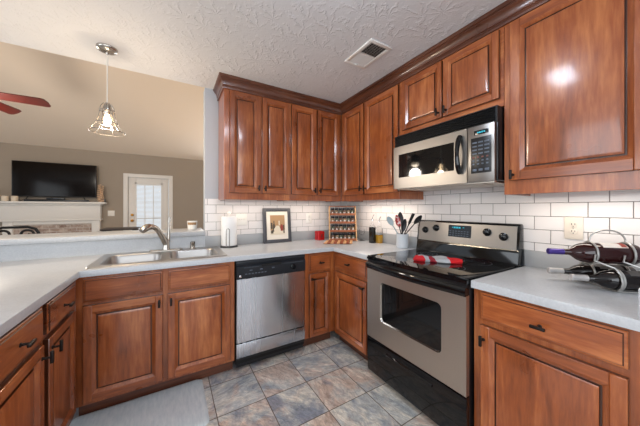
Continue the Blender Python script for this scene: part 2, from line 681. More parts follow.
# ------------------------------------------------------------------ setting
struct(MB().box(-6.5, 0.15, -4.7, 4.7, -0.12, 0.0).build('floor', 'slate', smooth=0))
struct(MB().box(-6.4, 0.0, -4.6, 0.0, CEIL, CEIL + 0.12).build('ceiling', 'ceiling', smooth=0))
WR = struct(MB().box(0.0, 0.12, -4.7, 4.62, 0.0, 5.0).build('wall_right', 'kitchen_wall', smooth=0))
WB = struct(MB().box(-1.69, 0.0, 0.0, 0.12, 0.0, CEIL).build('wall_back', 'kitchen_wall', smooth=0))
struct(MB().box(-6.4, 0.0, -0.12, -0.001, CEIL + 0.12, 5.0).build('wall_header', 'vault', smooth=0))
struct(MB().box(-4.6, -1.69, 0.0, 0.12, 0.0, 1.028).build('wall_half', 'kitchen_wall', smooth=0))


def holed(x0, x1, z0, z1, hx0, hx1, hz0, hz1, y0, y1):
    mb = MB()
    mb.box(x0, hx0, y0, y1, z0, z1)
    mb.box(hx1, x1, y0, y1, z0, z1)
    mb.box(hx0, hx1, y0, y1, z0, hz0) if hz0 > z0 else None
    mb.box(hx0, hx1, y0, y1, hz1, z1)
    return mb


LY = 4.5
struct(holed(-6.5, 0.0, 0.0, 2.7, -2.81, -2.02, 0.0, 2.0, LY, LY + 0.12).build('wall_living', 'living_wall', smooth=0))
# rear wall of the kitchen and left walls, each with an unseen window opening
struct(holed(-6.4, 0.0, 0.0, CEIL, -4.2, -1.0, 0.7, 2.2, -4.72, -4.6).build('wall_rear', 'kitchen_wall', smooth=0))


def holed_x(y0, y1, z0, z1, hy0, hy1, hz0, hz1, x0, x1):
    mb = MB()
    mb.box(x0, x1, y0, hy0, z0, z1)
    mb.box(x0, x1, hy1, y1, z0, z1)
    mb.box(x0, x1, hy0, hy1, z0, hz0)
    mb.box(x0, x1, hy0, hy1, hz1, z1)
    return mb


struct(holed_x(-4.6, 0.0, 0.0, CEIL, -3.7, -0.7, 0.7, 2.2, -6.02, -5.9).build('wall_left', 'kitchen_wall', smooth=0))
struct(holed_x(0.12, 4.5, 0.0, 5.0, 1.1, 3.7, 0.65, 2.35, -6.52, -6.4).build('wall_left_living', 'living_wall', smooth=0))
# vaulted ceiling of the living room
vb = MB()
vb.rings([[(-6.5, 4.55, 2.50), (-6.5, 0.06, 4.75), (-6.5, 0.06, 4.87), (-6.5, 4.55, 2.62)],
          [(0.05, 4.55, 2.50), (0.05, 0.06, 4.75), (0.05, 0.06, 4.87), (0.05, 4.55, 2.62)]])
struct(vb.build('ceiling_vault', 'vault', smooth=0))

# subway tile on the two kitchen walls
TW, TH, GR = 0.157, 0.0828, 0.003


def tiles(parent, length, z0, z1, put, u0=0.0, cut=None):
    """offset-bond tile sheet; put(u0,u1,z0,z1,d0,d1) -> box extents"""
    g = MB()
    g.box(*put(0, length, z0, z1, 0.0, 0.0045))
    g.build('grout', 'grout', parent, smooth=0)
    t = MB()
    row = 0
    z = 1.316 - TH * 5
    while z < z1:
        a, b = max(z + GR / 2, z0), min(z + TH - GR / 2, z1)
        if b - a > 0.008:
            u = u0 - (TW / 2 if row % 2 else 0) - TW
            while u < length:
                p, q = max(u + GR / 2, 0.0), min(u + TW - GR / 2, length)
                if q - p > 0.01:
                    t.box(*put(p, q, a, b, 0.0045, 0.0078), bev=0.0018, seg=1)
                u += TW
        z += TH
        row += 1
    t.build('subway_tile', 'tile', parent, smooth=30)


tiles(WB, 1.69, 1.016, 1.375, lambda a, b, c, d, e, f: (-b, -a, -f, -e, c, d), 0.02)
tiles(WR, 2.62, 1.016, 1.60, lambda a, b, c, d, e, f: (-f, -e, -b, -a, c, d), 2.041 - 13 * TW)

# ------------------------------------------------------------------ counters and ledge
XL, XR, DF = -2.4315, -0.0, -0.643
ct = thing('countertop', 'light grey laminate countertop holding the double sink and running round the corner', 'countertop', (-1.5, -0.3, CB))
SX0, SX1, SY0, SY1 = -2.385, -1.625, -0.545, -0.145
xs = [-3.08, XL, SX0, SX1, DF, -0.002]
ys = [-1.535, -1.146, DF, SY0, SY1, -0.002]


def keep(x, y):
    if SX0 < x < SX1 and SY0 < y < SY1: return False
    if y > DF: return True
    if x < XL: return True
    if x > DF and y > -1.146: return True
    return False


MB().slab(xs, ys, keep, CB, CT, bev=0.004).build('worktop', 'laminate', ct, world=True)
bs = MB()
bs.box(-3.08, -1.69, -0.02, -0.002, CT, 1.026)
bs.build('splash_behind_sink', 'laminate', ct, world=True, smooth=0)
MB().box(-1.69, -0.002, -0.02, -0.002, CT, 1.016, 0.002).build('back_splash', 'laminate_dark', ct, world=True)
MB().box(-0.02, -0.002, -1.146, -0.02, CT, 1.016, 0.002).build('back_splash', 'laminate_dark', ct, world=True)
cr = thing('countertop', 'light grey laminate countertop right of the range under the wine rack', 'countertop', (-0.3, -2.18, CB))
MB().slab([DF, -0.002], [-2.475, -1.916], lambda x, y: True, CB, CT, bev=0.004).build('worktop', 'laminate', cr, world=True)
MB().box(-0.02, -0.002, -2.475, -1.916, CT, 1.016, 0.002).build('back_splash', 'laminate_dark', cr, world=True)
MB().box(DF, -0.46, -2.475, -2.452, CT, 1.018, 0.002).build('end_splash', 'laminate', cr, world=True)

lg = MB()
lg.box(-4.6, -1.69, -0.05, 0.40, 1.028, 1.069, 0.005)
tag(lg.build('bar_ledge', 'laminate', loc=None), 'long raised grey bar ledge on the half wall behind the sink', 'ledge')


# ------------------------------------------------------------------ cabinets
def pull_mb(mb, x, y, z, vert):
    mb.lathe([(0.008, 0), (0.008, -0.003), (0.005, -0.005), (0.0045, -0.026)], (x, y, z), 'Y', 12)
    if vert:
        mb.box(x - 0.0065, x + 0.0065, y - 0.036, y - 0.024, z - 0.026, z + 0.026, 0.003)
    else:
        mb.box(x - 0.026, x + 0.026, y - 0.036, y - 0.024, z - 0.0065, z + 0.0065, 0.003)
    return mb


def door(parent, x0, x1, z0, z1, handle=None, t=0.022, fw=0.056):
    mb = MB()
    y = -t
    # stiles, rails
    f2 = fw - 0.013
    mb.box(x0, x0 + f2, y, -0.001, z0, z1, 0.004, 0)
    mb.box(x1 - f2, x1, y, -0.001, z0, z1, 0.004, 0)
    mb.box(x0 + f2, x1 - f2, y, -0.001, z0, z0 + f2, 0.0015, 1)
    mb.box(x0 + f2, x1 - f2, y, -0.001, z1 - f2, z1, 0.0015, 1)
    ix0, ix1, iz0, iz1 = x0 + fw, x1 - fw, z0 + fw, z1 - fw
    def ring(d, yy):
        return [(ix0 + d, yy, iz0 + d), (ix1 - d, yy, iz0 + d), (ix1 - d, yy, iz1 - d), (ix0 + d, yy, iz1 - d)]
    mb.rings([ring(-0.014, y - 0.0005), ring(-0.010, y + 0.002), ring(0.004, y + 0.012)], 0, cap0=False, cap1=False)
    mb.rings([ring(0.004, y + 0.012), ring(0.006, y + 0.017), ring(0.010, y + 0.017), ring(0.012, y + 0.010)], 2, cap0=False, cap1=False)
    mb.rings([ring(0.012, y + 0.010), ring(0.026, y + 0.006)], 0, cap0=False)
    e = -0.0007
    so = [[(x0 + e, yy, z0 + e), (x1 - e, yy, z0 + e), (x1 - e, yy, z1 - e), (x0 + e, yy, z1 - e)] for yy in (-0.001, y + 0.005)]
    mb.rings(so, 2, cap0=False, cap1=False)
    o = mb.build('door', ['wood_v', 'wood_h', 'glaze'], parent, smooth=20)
    if handle:
        pull_mb(MB(), handle[0], y, handle[1], handle[2]).build('handle', 'bronze', o)
    return o


def drawer(parent, x0, x1, z0, z1, handle=None, t=0.02):
    mb = MB()
    def ring(d, yy):
        return [(x0 + d, yy, z0 + d), (x1 - d, yy, z0 + d), (x1 - d, yy, z1 - d), (x0 + d, yy, z1 - d)]
    mb.rings([ring(0, -0.001), ring(0, -t + 0.008)], 1, cap1=False)
    mb.rings([ring(0, -t + 0.008), ring(0.003, -t + 0.005), ring(0.009, -t + 0.004)], 0, cap0=False, cap1=False)
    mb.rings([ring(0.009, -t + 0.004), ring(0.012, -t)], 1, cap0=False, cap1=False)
    mb.rings([ring(0.012, -t), ring(0.013, -t)], 0, cap0=False)
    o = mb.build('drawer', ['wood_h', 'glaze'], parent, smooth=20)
    if handle:
        pull_mb(MB(), (x0 + x1) / 2 if handle is True else handle[0], -t, (z0 + z1) / 2 if handle is True else handle[1], False).build('handle', 'bronze', o)
    return o


def base_cabinet(label, origin, rotz, W, D=0.59, lef=True, rig=True):
    t = thing('base_cabinet', label, 'cabinet', (origin[0], origin[1], 0), rotz)
    mb = MB()
    mb.box(0, 0.018, 0.02, D, 0.10, CB - 0.002, 0, 0)
    mb.box(W - 0.018, W, 0.02, D, 0.10, CB - 0.002, 0, 0)
    mb.box(0.018, W - 0.018, 0.02, D, 0.10, 0.118, 0, 1)
    mb.box(0.018, W - 0.018, D - 0.01, D, 0.118, CB - 0.002, 0, 0)
    mb.build('carcass', ['wood_v', 'wood_h'], t, smooth=0)
    mb = MB()
    mb.box(0, W, 0, 0.02, 0.10, CB - 0.002, 0.0015, 0)
    mb.build('face_frame', 'wood_v', t, smooth=0)
    mb = MB()
    mb.box(0, W, 0.065, 0.08, 0.0, 0.10, 0, 0)
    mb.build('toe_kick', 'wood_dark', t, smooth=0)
    return t


FB = -0.615          # face plane of the base run
WK = 0.004
# sink base: x -2.455 .. -1.545
c = base_cabinet('wide sink base cabinet with two doors and two false drawer fronts', (-2.455, FB), 0, 0.91)
o0 = -2.455
drawer(c, -2.418 - o0, -2.019 - o0, 0.722, 0.858)
drawer(c, -1.985 - o0, -1.579 - o0, 0.722, 0.858)
door(c, -2.418 - o0, -2.017 - o0, 0.125, 0.700, (-2.036 - o0, 0.652, True))
door(c, -1.987 - o0, -1.579 - o0, 0.125, 0.700, (-1.968 - o0, 0.652, True))
# narrow cabinet right of dishwasher
c = base_cabinet('narrow base cabinet with one small drawer between dishwasher and inner corner', (-0.934, FB), 0, 0.319)
o0 = -0.934
drawer(c, -0.892 - o0, -0.668 - o0, 0.704, 0.862, True)
door(c, -0.892 - o0, -0.668 - o0, 0.112, 0.684, (-0.868 - o0, 0.642, False), fw=0.05)
# right wall, left of range: local x runs towards the camera
c = base_cabinet('base cabinet with one drawer and one door between inner corner and range', (FB, FB), -PI / 2, 0.530, 0.59)
drawer(c, 0.040, 0.490, 0.722, 0.860, True)
door(c, 0.040, 0.490, 0.112, 0.690, (0.462, 0.640, False))
# right of range
c = base_cabinet('large base cabinet with wide drawer and door right of the range', (FB, -1.917), -PI / 2, 0.540, 0.59)
drawer(c, 0.040, 0.512, 0.730, 0.862, (0.276, 0.786))
door(c, 0.040, 0.512, 0.112, 0.700, (0.055, 0.632, True))
# left run facing +X
c = base_cabinet('left run base cabinet with drawer, the one touching the sink cabinet', (-2.455, -1.070), PI / 2, 0.452, 0.59)
drawer(c, 0.022, 0.385, 0.722, 0.858, True)
door(c, 0.022, 0.385, 0.125, 0.700, (0.048, 0.650, True))
c = base_cabinet('left run base cabinet with drawer, nearer the viewer at photo left edge', (-2.455, -1.526), PI / 2, 0.452, 0.59)
drawer(c, 0.030, 0.425, 0.722, 0.858, True)
door(c, 0.030, 0.425, 0.125, 0.700, (0.400, 0.650, True))

ZB, ZU = 1.361, 2.36


def wall_cabinet(label, origin, rotz, W, D, z0=ZB, z1=ZU):
    t = thing('wall_cabinet', label, 'cabinet', (origin[0], origin[1], z0), rotz)
    H = z1 - z0
    mb = MB()
    mb.box(0, 0.016, 0.02, D, 0, H, 0, 0)
    mb.box(W - 0.016, W, 0.02, D, 0, H, 0, 0)
    mb.box(0.016, W - 0.016, 0.02, D, 0.018, 0.034, 0, 1)
    mb.box(0.016, W - 0.016, 0.02, D, H - 0.016, H, 0, 1)
    mb.box(0.016, W - 0.016, D - 0.008, D, 0.034, H - 0.016, 0, 0)
    mb.build('carcass', ['wood_v', 'wood_h'], t, smooth=0)
    MB().box(0, W, 0, 0.02, 0, H, 0.0015).build('face_frame', 'wood_v' if H > W else 'wood_h', t, smooth=0)
    return t


UF = -0.318
DU = 0.316 - 0.009
HZ = 1.468 - ZB
c = wall_cabinet('tall two-door wall cabinet at the open left end of back wall', (-1.570, UF), 0, 0.620, DU)
door(c, 0.045, 0.322, 0.062, 0.960, (0.297, HZ, True))
door(c, 0.337, 0.612, 0.062, 0.960, (0.358, HZ, True))
c = wall_cabinet('tall two-door wall cabinet on the back wall beside the inner corner', (-0.949, UF), 0, 0.629, DU)
door(c, 0.016, 0.298, 0.062, 0.960, (0.268, HZ, True))
door(c, 0.314, 0.594, 0.062, 0.960, (0.335, HZ, True))
c = wall_cabinet('two-door wall cabinet on the right wall between inner corner and microwave', (UF, UF - 0.003), -PI / 2, 0.840, DU)
door(c, 0.052, 0.398, 0.062, 0.960, (0.375, HZ + 0.01, True))
door(c, 0.416, 0.834, 0.062, 0.960, (0.440, HZ + 0.01, True))
c = wall_cabinet('short two-door wall cabinet above the microwave', (UF, -1.163), -PI / 2, 0.764, DU, 1.875)
door(c, 0.040, 0.388, 0.048, 0.446, (0.366, 0.085, True), fw=0.05)
door(c, 0.400, 0.745, 0.048, 0.446, (0.424, 0.085, True), fw=0.05)
c = wall_cabinet('large single-door wall cabinet above the wine rack', (UF, -1.929), -PI / 2, 0.570, DU)
door(c, 0.034, 0.520, 0.078, 0.960, (0.050, HZ, True), fw=0.062)

# crown moulding
prof = [(0.0, 2.334), (0.008, 2.334), (0.010, 2.334), (0.012, 2.346), (0.009, 2.352), (0.009, 2.362), (0.014, 2.364), (0.017, 2.382), (0.026, 2.400), (0.036, 2.408), (0.036, 2.416), (0.042, 2.418), (0.047, 2.425), (0.047, 2.439), (0.0, 2.439)]
path = [((-1.571, -0.002), (-1, 0)), ((-1.571, UF - 0.0005), (-1, -1)), ((UF - 0.0005, UF - 0.0005), (-1, -1)), ((UF - 0.0005, -2.499), (-1, 0))]
mb = MB()
mb.rings([[(p[0] + d * n[0], p[1] + d * n[1], z) for d, z in prof] for p, n in path])
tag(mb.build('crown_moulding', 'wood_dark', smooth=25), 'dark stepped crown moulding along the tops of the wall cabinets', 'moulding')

# ------------------------------------------------------------------ dishwasher
dw = thing('dishwasher', 'stainless steel dishwasher with black control strip under the counter', 'dishwasher', (-1.54, FB, 0))
x0, x1 = 0.006, 0.600
mb = MB()
mb.box(x0 - 0.002, x1 + 0.002, 0.005, 0.57, 0.06, 0.868)
mb.build('tub', 'gap', dw, smooth=0)
mb = MB()
mb.rings([[(x0, 0.004, z), (x1, 0.004, z), (x1, -0.018, z), (x1 - 0.008, -0.024, z), (x0 + 0.008, -0.024, z), (x0, -0.018, z)] for z in (0.236, 0.728)])
dd = mb.build('door', 'steel_v', dw, smooth=40)
mb = MB()
mb.box(x0, x1, -0.020, 0.004, 0.116, 0.224, 0.003)
mb.build('lower_panel', 'steel_v', dw)
mb = MB()
mb.box(x0 + 0.004, x1 - 0.004, 0.01, 0.03, 0.03, 0.112)
mb.box(x0, x1, -0.012, 0.006, 0.092, 0.114, 0.003)
mb.build('kick_plate', 'black', dw)
mb = MB()
mb.prism([(0.004, 0.732), (-0.026, 0.732), (-0.028, 0.742), (-0.028, 0.822), (-0.020, 0.830), (-0.012, 0.834), (-0.014, 0.846), (-0.020, 0.852), (-0.018, 0.868), (0.004, 0.870)], 'YZ', x0, x1)
cp = mb.build('control_panel', 'dark_panel', dw, smooth=25)
mb = MB()
mb.box(0.20, 0.375, -0.0285, -0.020, 0.810, 0.832, 0.003)
mb.build('handle_pocket', 'gap', cp)
mb = MB()
mb.lathe([(0.024, 0), (0.024, -0.004), (0.019, -0.006), (0.017, -0.022), (0.015, -0.024)], (0.482, -0.028, 0.778), 'Y', 20)
mb.box(0.479, 0.485, -0.054, -0.050, 0.778, 0.795)
mb.build('dial', 'black_gloss', cp)
for k in range(7):
    mb = MB()
    mb.box(0.07 + k * 0.026, 0.086 + k * 0.026, -0.0305, -0.027, 0.762, 0.770, 0.001)
    mb.build('button', 'key', cp)
for k, x in enumerate((0.105, 0.19, 0.29)):
    MB().box(x, x + 0.022, -0.0295, -0.027, 0.788, 0.797, 0.001).build('indicator', 'key', cp)
MB().lathe([(0.010, 0), (0.010, -0.002), (0.006, -0.003)], (0.034, -0.028, 0.752), 'Y', 16).build('badge', 'chrome', cp)
MB().box(0.06, 0.18, -0.0288, -0.027, 0.8155, 0.8175).build('print_line', 'key', cp, smooth=0)
MB().box(0.40, 0.575, -0.0288, -0.027, 0.8145, 0.8165).build('print_line', 'key', cp, smooth=0)

# ------------------------------------------------------------------ range (local x towards camera, y into the wall)
rg = thing('range', 'freestanding stainless and black electric range with glass cooktop', 'range', (-0.64, -1.150, 0), -PI / 2)
W = 0.760
mb = MB()
mb.box(0.004, W - 0.004, 0.0, 0.615, 0.035, 0.895, 0.004)
for fx in (0.05, W - 0.05):
    for fy in (0.05, 0.56):
        mb.lathe([(0.02, 0.0), (0.02, 0.04)], (fx, fy, 0), 'Z', 12)
mb.build('body', 'black', rg)


def bowed(xa, xb, y, bow, n=14):
    return [(xa + (xb - xa) * k / n, y - bow * math.sin(PI * k / n)) for k in range(n + 1)]


# cooktop with bowed front
mb = MB()
fr = bowed(0.0, W, -0.030, 0.020)
mb.prism(fr + [(W, 0.56), (0.0, 0.56)], 'XY', 0.896, 0.912, 0)
fr2 = bowed(0.004, W - 0.004, -0.026, 0.020)
mb.prism(fr2 + [(W - 0.004, 0.55), (0.004, 0.55)], 'XY', 0.912, 0.922, 0, bev=0.003)
ck = mb.build('cooktop', 'black_glass', rg, smooth=30)
for cx, cy, r in ((0.20, 0.14, 0.10), (0.56, 0.14, 0.085), (0.20, 0.42, 0.075), (0.56, 0.42, 0.10)):
    mb = MB()
    for rr in (r, r * 0.6):
        L = [[(cx + q * math.cos(2 * PI * k / 40), cy + q * math.sin(2 * PI * k / 40), 0.9222) for k in range(40)] for q in (rr, rr + 0.002)]
        mb.rings(L, 0, False, False)
    mb.build('burner_mark', 'key', ck, smooth=0)
# oven door
dz0, dz1 = 0.312, 0.832
mb = MB()
wx0, wx1, wz0, wz1 = 0.140, 0.618, 0.462, 0.748
yd = -0.028
out = [(0.004, yd, dz0), (W - 0.004, yd, dz0), (W - 0.004, yd, dz1), (0.004, yd, dz1)]
bm = bmesh.new()
n = 5
inner = rrect_xz(wx0, wx1, wz0, wz1, 0.03, yd, n)
A = [bm.verts.new(p) for p in out]
B = [bm.verts.new(p) for p in inner]
ed = [bm.edges.new((A[i], A[(i + 1) % 4])) for i in range(4)] + [bm.edges.new((B[i], B[(i + 1) % len(B)])) for i in range(len(B))]
bmesh.ops.triangle_fill(bm, use_beauty=True, use_dissolve=False, edges=ed)
mb.merge(bm)
mb.rings([[(x, yd, z) for x, _, z in inner], [(x, yd + 0.012, z) for x, _, z in rrect_xz(wx0 + 0.006, wx1 - 0.006, wz0 + 0.006, wz1 - 0.006, 0.026, 0, n)]], 1, False, False)
for a, b in ((0, 1), (1, 2), (2, 3), (3, 0)):
    p, q = out[a], out[b]
    mb.rings([[p, q], [(p[0], 0.0, p[2]), (q[0], 0.0, q[2])]], 0, False, False, closed=False)
od = mb.build('oven_door', ['steel_h', 'nickel'], rg, smooth=30)
MB().rings([rrect_xz(wx0 - 0.002, wx1 + 0.002, wz0 - 0.002, wz1 + 0.002, 0.026, y, n) for y in (-0.004, -0.0165)]).build('oven_window', 'window_glass', od)
mb = MB()
hn = bowed(0.004, W - 0.004, -0.040, 0.026, 20)
hb = [(x, y + 0.024) for x, y in hn]
L = []
for (xa, ya), (xb, yb) in zip(hn, hb):
    L.append([(xa, ya + 0.006, 0.828), (xa, ya, 0.836), (xa, ya, 0.866), (xa, ya + 0.008, 0.876), (xa, yb + 0.012, 0.872), (xa, yb + 0.012, 0.832)])
mb.rings(L)
mb.build('door_handle', 'black_gloss', od, smooth=40)
MB().box(0.004, W - 0.004, -0.022, 0.002, 0.868, 0.895).build('vent_trim', 'black', rg, smooth=0)
# storage drawer
mb = MB()
mb.prism([(0.0, 0.038), (-0.018, 0.045), (-0.024, 0.07), (-0.026, 0.285), (-0.020, 0.304), (0.0, 0.306)], 'YZ', 0.004, W - 0.004)
dr = mb.build('storage_drawer', 'black_gloss', rg, smooth=30)
mb = MB()
mb.prism([(-0.024, 0.240), (-0.034, 0.246), (-0.036, 0.254), (-0.026, 0.262)], 'YZ', 0.20, 0.56, bev=0.002)
mb.build('drawer_grip', 'black_gloss', dr)
# backguard
mb = MB()
pr = [(0.545, 0.905), (0.545, 0.925), (0.556, 1.000), (0.560, 1.012), (0.578, 1.168), (0.586, 1.180), (0.612, 1.182), (0.628, 1.170), (0.628, 0.905)]
mb.prism(pr, 'YZ', 0.0, W, bev=0.004)
bg = mb.build('backguard', 'black_gloss', rg, smooth=35)
def bgp(z, off=0.0):       # y of the sloped face at z
    return 0.560 + (z - 1.012) * (0.018 / 0.156) - off
mb = MB()
z0, z1 = 1.012, 1.166
mb.rings([[(0.014, bgp(z0, 0.003), z0), (W - 0.014, bgp(z0, 0.003), z0), (W - 0.014, bgp(z1, 0.003), z1), (0.014, bgp(z1, 0.003), z1)],
          [(0.014, bgp(z0, -0.001), z0), (W - 0.014, bgp(z0, -0.001), z0), (W - 0.014, bgp(z1, -0.001), z1), (0.014, bgp(z1, -0.001), z1)]])
cf = mb.build('control_face', 'steel_dim', bg, smooth=0)
for kx, kz in ((0.080, 1.098), (0.180, 1.120), (0.570, 1.116), (0.672, 1.094)):
    mb = MB()
    y = bgp(kz, 0.003)
    mb.lathe([(0.027, 0), (0.027, -0.004), (0.021, -0.007), (0.019, -0.022), (0.016, -0.024)], (kx, y, kz), 'Y', 20)
    mb.box(kx - 0.005, kx + 0.005, y - 0.032, y - 0.02, kz - 0.019, kz + 0.019, 0.002)
    mb.build('knob', 'black_gloss', bg)
mb = MB()
mb.rings([[(0.288, bgp(1.062, o), 1.062), (0.462, bgp(1.062, o), 1.062), (0.462, bgp(1.152, o), 1.152), (0.288, bgp(1.152, o), 1.152)] for o in (0.0055, 0.002)])
dp = mb.build('display_panel', 'black_glass', bg, smooth=0)
mb = MB()
for a, b, zz, h in ((0.330, 0.346, 1.128, 0.012), (0.350, 0.366, 1.128, 0.012), (0.370, 0.384, 1.128, 0.012), (0.318, 0.324, 1.132, 0.006), (0.40, 0.412, 1.133, 0.005)):
    y = bgp(zz, 0.0066)
    mb.box(a, b, y, y + 0.001, zz, zz + h)
mb.build('lit_digits', 'cyan', dp, smooth=0)
mb = MB()
for r in range(3):
    for k in range(7):
        zz = 1.072 + r * 0.016
        y = bgp(zz, 0.0066)
        mb.box(0.300 + k * 0.022, 0.313 + k * 0.022, y, y + 0.001, zz, zz + 0.005)
mb.build('touch_marks', 'key', dp, smooth=0)

# ------------------------------------------------------------------ microwave
mw = thing('microwave', 'over-the-range stainless microwave with black handle and keypad', 'microwave', (-0.318, -1.165, 1.432), -PI / 2)
W = 0.756
mb = MB()
mb.box(0.0, W, -0.055, 0.300, 0.012, 0.438, 0.003)
mb.build('housing', 'black', mw)
mb = MB()
mb.box(0.02, W - 0.02, -0.05, 0.28, 0.0, 0.014, 0.002)
mb.box(0.10, 0.30, -0.02, 0.10, -0.003, 0.003)
mb.box(0.46, 0.66, -0.02, 0.10, -0.003, 0.003)
mb.build('underside', 'steel_h', mw)
mb = MB()
vz0, vz1 = 0.345, 0.438
mb.box(0.0, W, -0.062, -0.050, vz0, vz1, 0.002)
for k in range(6):
    z = vz0 + 0.010 + k * 0.0135
    mb.prism([(-0.062, z), (-0.078, z + 0.001), (-0.080, z + 0.003), (-0.062, z + 0.010)], 'YZ', 0.012, W - 0.012)
mb.build('vent_grille', 'black', mw, smooth=20)
yf = -0.082
mb = MB()
bm = bmesh.new()
dx0, dx1, dz0, dz1 = 0.006, 0.596, 0.008, 0.342
vx0, vx1, vz0, vz1 = 0.058, 0.515, 0.095, 0.278
out = [(dx0, yf, dz0), (dx1, yf, dz0), (dx1, yf, dz1), (dx0, yf, dz1)]
inn = [(vx0, yf, vz0), (vx1, yf, vz0), (vx1, yf, vz1), (vx0, yf, vz1)]
for i in range(4):
    j = (i + 1) % 4
    mb.rings([[out[i], out[j]], [inn[i], inn[j]]], 0, False, False, closed=False)
    mb.rings([[inn[i], inn[j]], [(inn[i][0], yf + 0.006, inn[i][2]), (inn[j][0], yf + 0.006, inn[j][2])]], 0, False, False, closed=False)
    mb.rings([[out[i], out[j]], [(out[i][0], -0.054, out[i][2]), (out[j][0], -0.054, out[j][2])]], 0, False, False, closed=False)
md = mb.build('door', 'steel_dim', mw, smooth=20)
MB().box(vx0 - 0.003, vx1 + 0.003, yf + 0.004, yf + 0.014, vz0 - 0.003, vz1 + 0.003).build('door_window', 'window_glass', md, smooth=0)
mb = MB()
hp = []
for k in range(15):
    t_ = k / 14
    hp.append((0.556, yf - 0.004 - 0.034 * math.sin(PI * t_) ** 0.6, 0.075 + 0.225 * t_))
mb.tube(hp, [0.012 + 0.004 * abs(2 * k / 14 - 1) for k in range(15)], 10)
mb.build('handle', 'black_gloss', md)
mb = MB()
mb.box(0.600, W - 0.006, yf, -0.054, 0.008, 0.342, 0.002)
pn = mb.build('control_panel', 'steel_dim', mw)
MB().box(0.622, 0.735, yf - 0.002, yf + 0.001, 0.060, 0.272, 0.001).build('keypad', 'black', pn)
MB().box(0.640, 0.720, yf - 0.002, yf + 0.001, 0.288, 0.314, 0.001).build('display', 'black_glass', pn)
mb = MB()
for k in range(4):
    mb.box(0.658 + k * 0.012, 0.666 + k * 0.012, yf - 0.003, yf - 0.001, 0.296, 0.305)
mb.build('digits', 'cyan', pn, smooth=0)
for r in range(4):
    for k in range(3):
        x = 0.630 + k * 0.034
        z = 0.238 - r * 0.022
        MB().box(x, x + 0.026, yf - 0.0035, yf - 0.001, z, z + 0.009, 0.0008).build('key', 'key', pn)
for r in range(3):
    for k in range(4):
        x = 0.631 + k * 0.0255
        z = 0.150 - r * 0.020
        MB().box(x, x + 0.012, yf - 0.0035, yf - 0.001, z, z + 0.009, 0.0008).build('key', 'key_red' if r == 0 else 'key', pn)
for k in range(3):
    MB().box(0.632 + k * 0.034, 0.655 + k * 0.034, yf - 0.0035, yf - 0.001, 0.072, 0.086, 0.0008).build('key', 'key', pn)

# ------------------------------------------------------------------ sink, faucet, soap dispenser
sk = thing('sink', 'double bowl stainless steel drop-in sink in the grey countertop', 'sink', (-2.0, -0.33, CT))
mb = MB()
bm = bmesh.new()
ox0, ox1, oy0, oy1 = -2.420, -1.590, -0.590, -0.045
bowls = [(-2.372, -2.030, -0.535, -0.155), (-1.978, -1.638, -0.535, -0.155)]
ed = []
outer = rrect(ox0, ox1, oy0, oy1, 0.03, CT + 0.005)
loops = [outer] + [rrect(*b, 0.06, CT + 0.005) for b in bowls]
for lp in loops:
    V = [bm.verts.new(p) for p in lp]
    ed += [bm.edges.new((V[i], V[(i + 1) % len(V)])) for i in range(len(V))]
bmesh.ops.triangle_fill(bm, use_beauty=True, use_dissolve=False, edges=ed)
mb.merge(bm)
mb.rings([outer, rrect(ox0 - 0.005, ox1 + 0.005, oy0 - 0.005, oy1 + 0.005, 0.034, CT + 0.001)], 0, False, False)
mb.build('rim', 'sink_steel', sk, world=True, smooth=30)
for b in bowls:
    mb = MB()
    L = []
    for d, z in ((0, 0.005), (0.004, 0.0), (0.008, -0.01), (0.016, -0.13), (0.024, -0.155), (0.045, -0.168)):
        L.append(rrect(b[0] + d, b[1] - d, b[2] + d, b[3] - d, 0.06, CT + z))
    mb.rings(L, 0, False, True)
    cx, cy = (b[0] + b[1]) / 2, (b[2] + b[3]) / 2
    bo = mb.build('bowl', 'sink_steel', sk, world=True, smooth=50)
    bo2 = MB().lathe([(0.045, 0.0), (0.043, 0.004), (0.034, 0.003), (0.030, 0.001)], (cx, cy, CT - 0.168), 'Z', 20)
    for v in bo2.bm.verts: v.co -= sk.location
    bo2.build('drain', 'chrome', bo)

fc = thing('faucet', 'brushed nickel pull-out kitchen faucet with upright lever behind the sink', 'faucet', (-2.004, -0.088, CT + 0.005))
mb = MB()
mb.rings([[(x, y, z) for x, y, z in rrect(-0.125 + d, 0.125 - d, -0.030 + d, 0.030 - d, 0.028 - d * 0.9, zz)] for d, zz in ((0, 0), (0, 0.006), (0.006, 0.011))])
mb.build('deck_plate', 'nickel', fc)
mb = MB()
mb.lathe([(0.030, 0.010), (0.029, 0.02), (0.025, 0.035), (0.024, 0.085), (0.020, 0.100), (0.002, 0.106)], (0, 0, 0), 'Z', 20)
mb.build('column', 'nickel', fc)
mb = MB()
sp = [(0.0, 0.0, 0.05), (-0.024, -0.018, 0.11), (-0.050, -0.036, 0.165), (-0.072, -0.056, 0.198), (-0.096, -0.078, 0.212), (-0.118, -0.098, 0.208)]
mb.tube(sp, [0.024, 0.022, 0.021, 0.021, 0.022, 0.022], 16)
mb.build('spout', 'nickel', fc)
mb = MB()
mb.tube([(-0.110, -0.098, 0.219), (-0.128, -0.114, 0.212), (-0.150, -0.134, 0.196), (-0.162, -0.144, 0.184)], [0.023, 0.027, 0.026, 0.022], 16)
mb.build('spray_head', 'nickel', fc)
mb = MB()
mb.tube([(0.012, 0.004, 0.07), (0.018, 0.008, 0.13), (0.020, 0.010, 0.21), (0.024, 0.010, 0.285)], [0.016, 0.011, 0.009, 0.012], 12)
mb.build('lever', 'nickel', fc)
sd = MB()
sd.lathe([(0.026, 0), (0.026, 0.004), (0.020, 0.010), (0.018, 0.040), (0.021, 0.048), (0.021, 0.060), (0.014, 0.064)], (0, 0, 0), 'Z', 18)
so = sd.build('air_gap_cap', 'nickel', loc=(-1.800, -0.088, CT + 0.005))
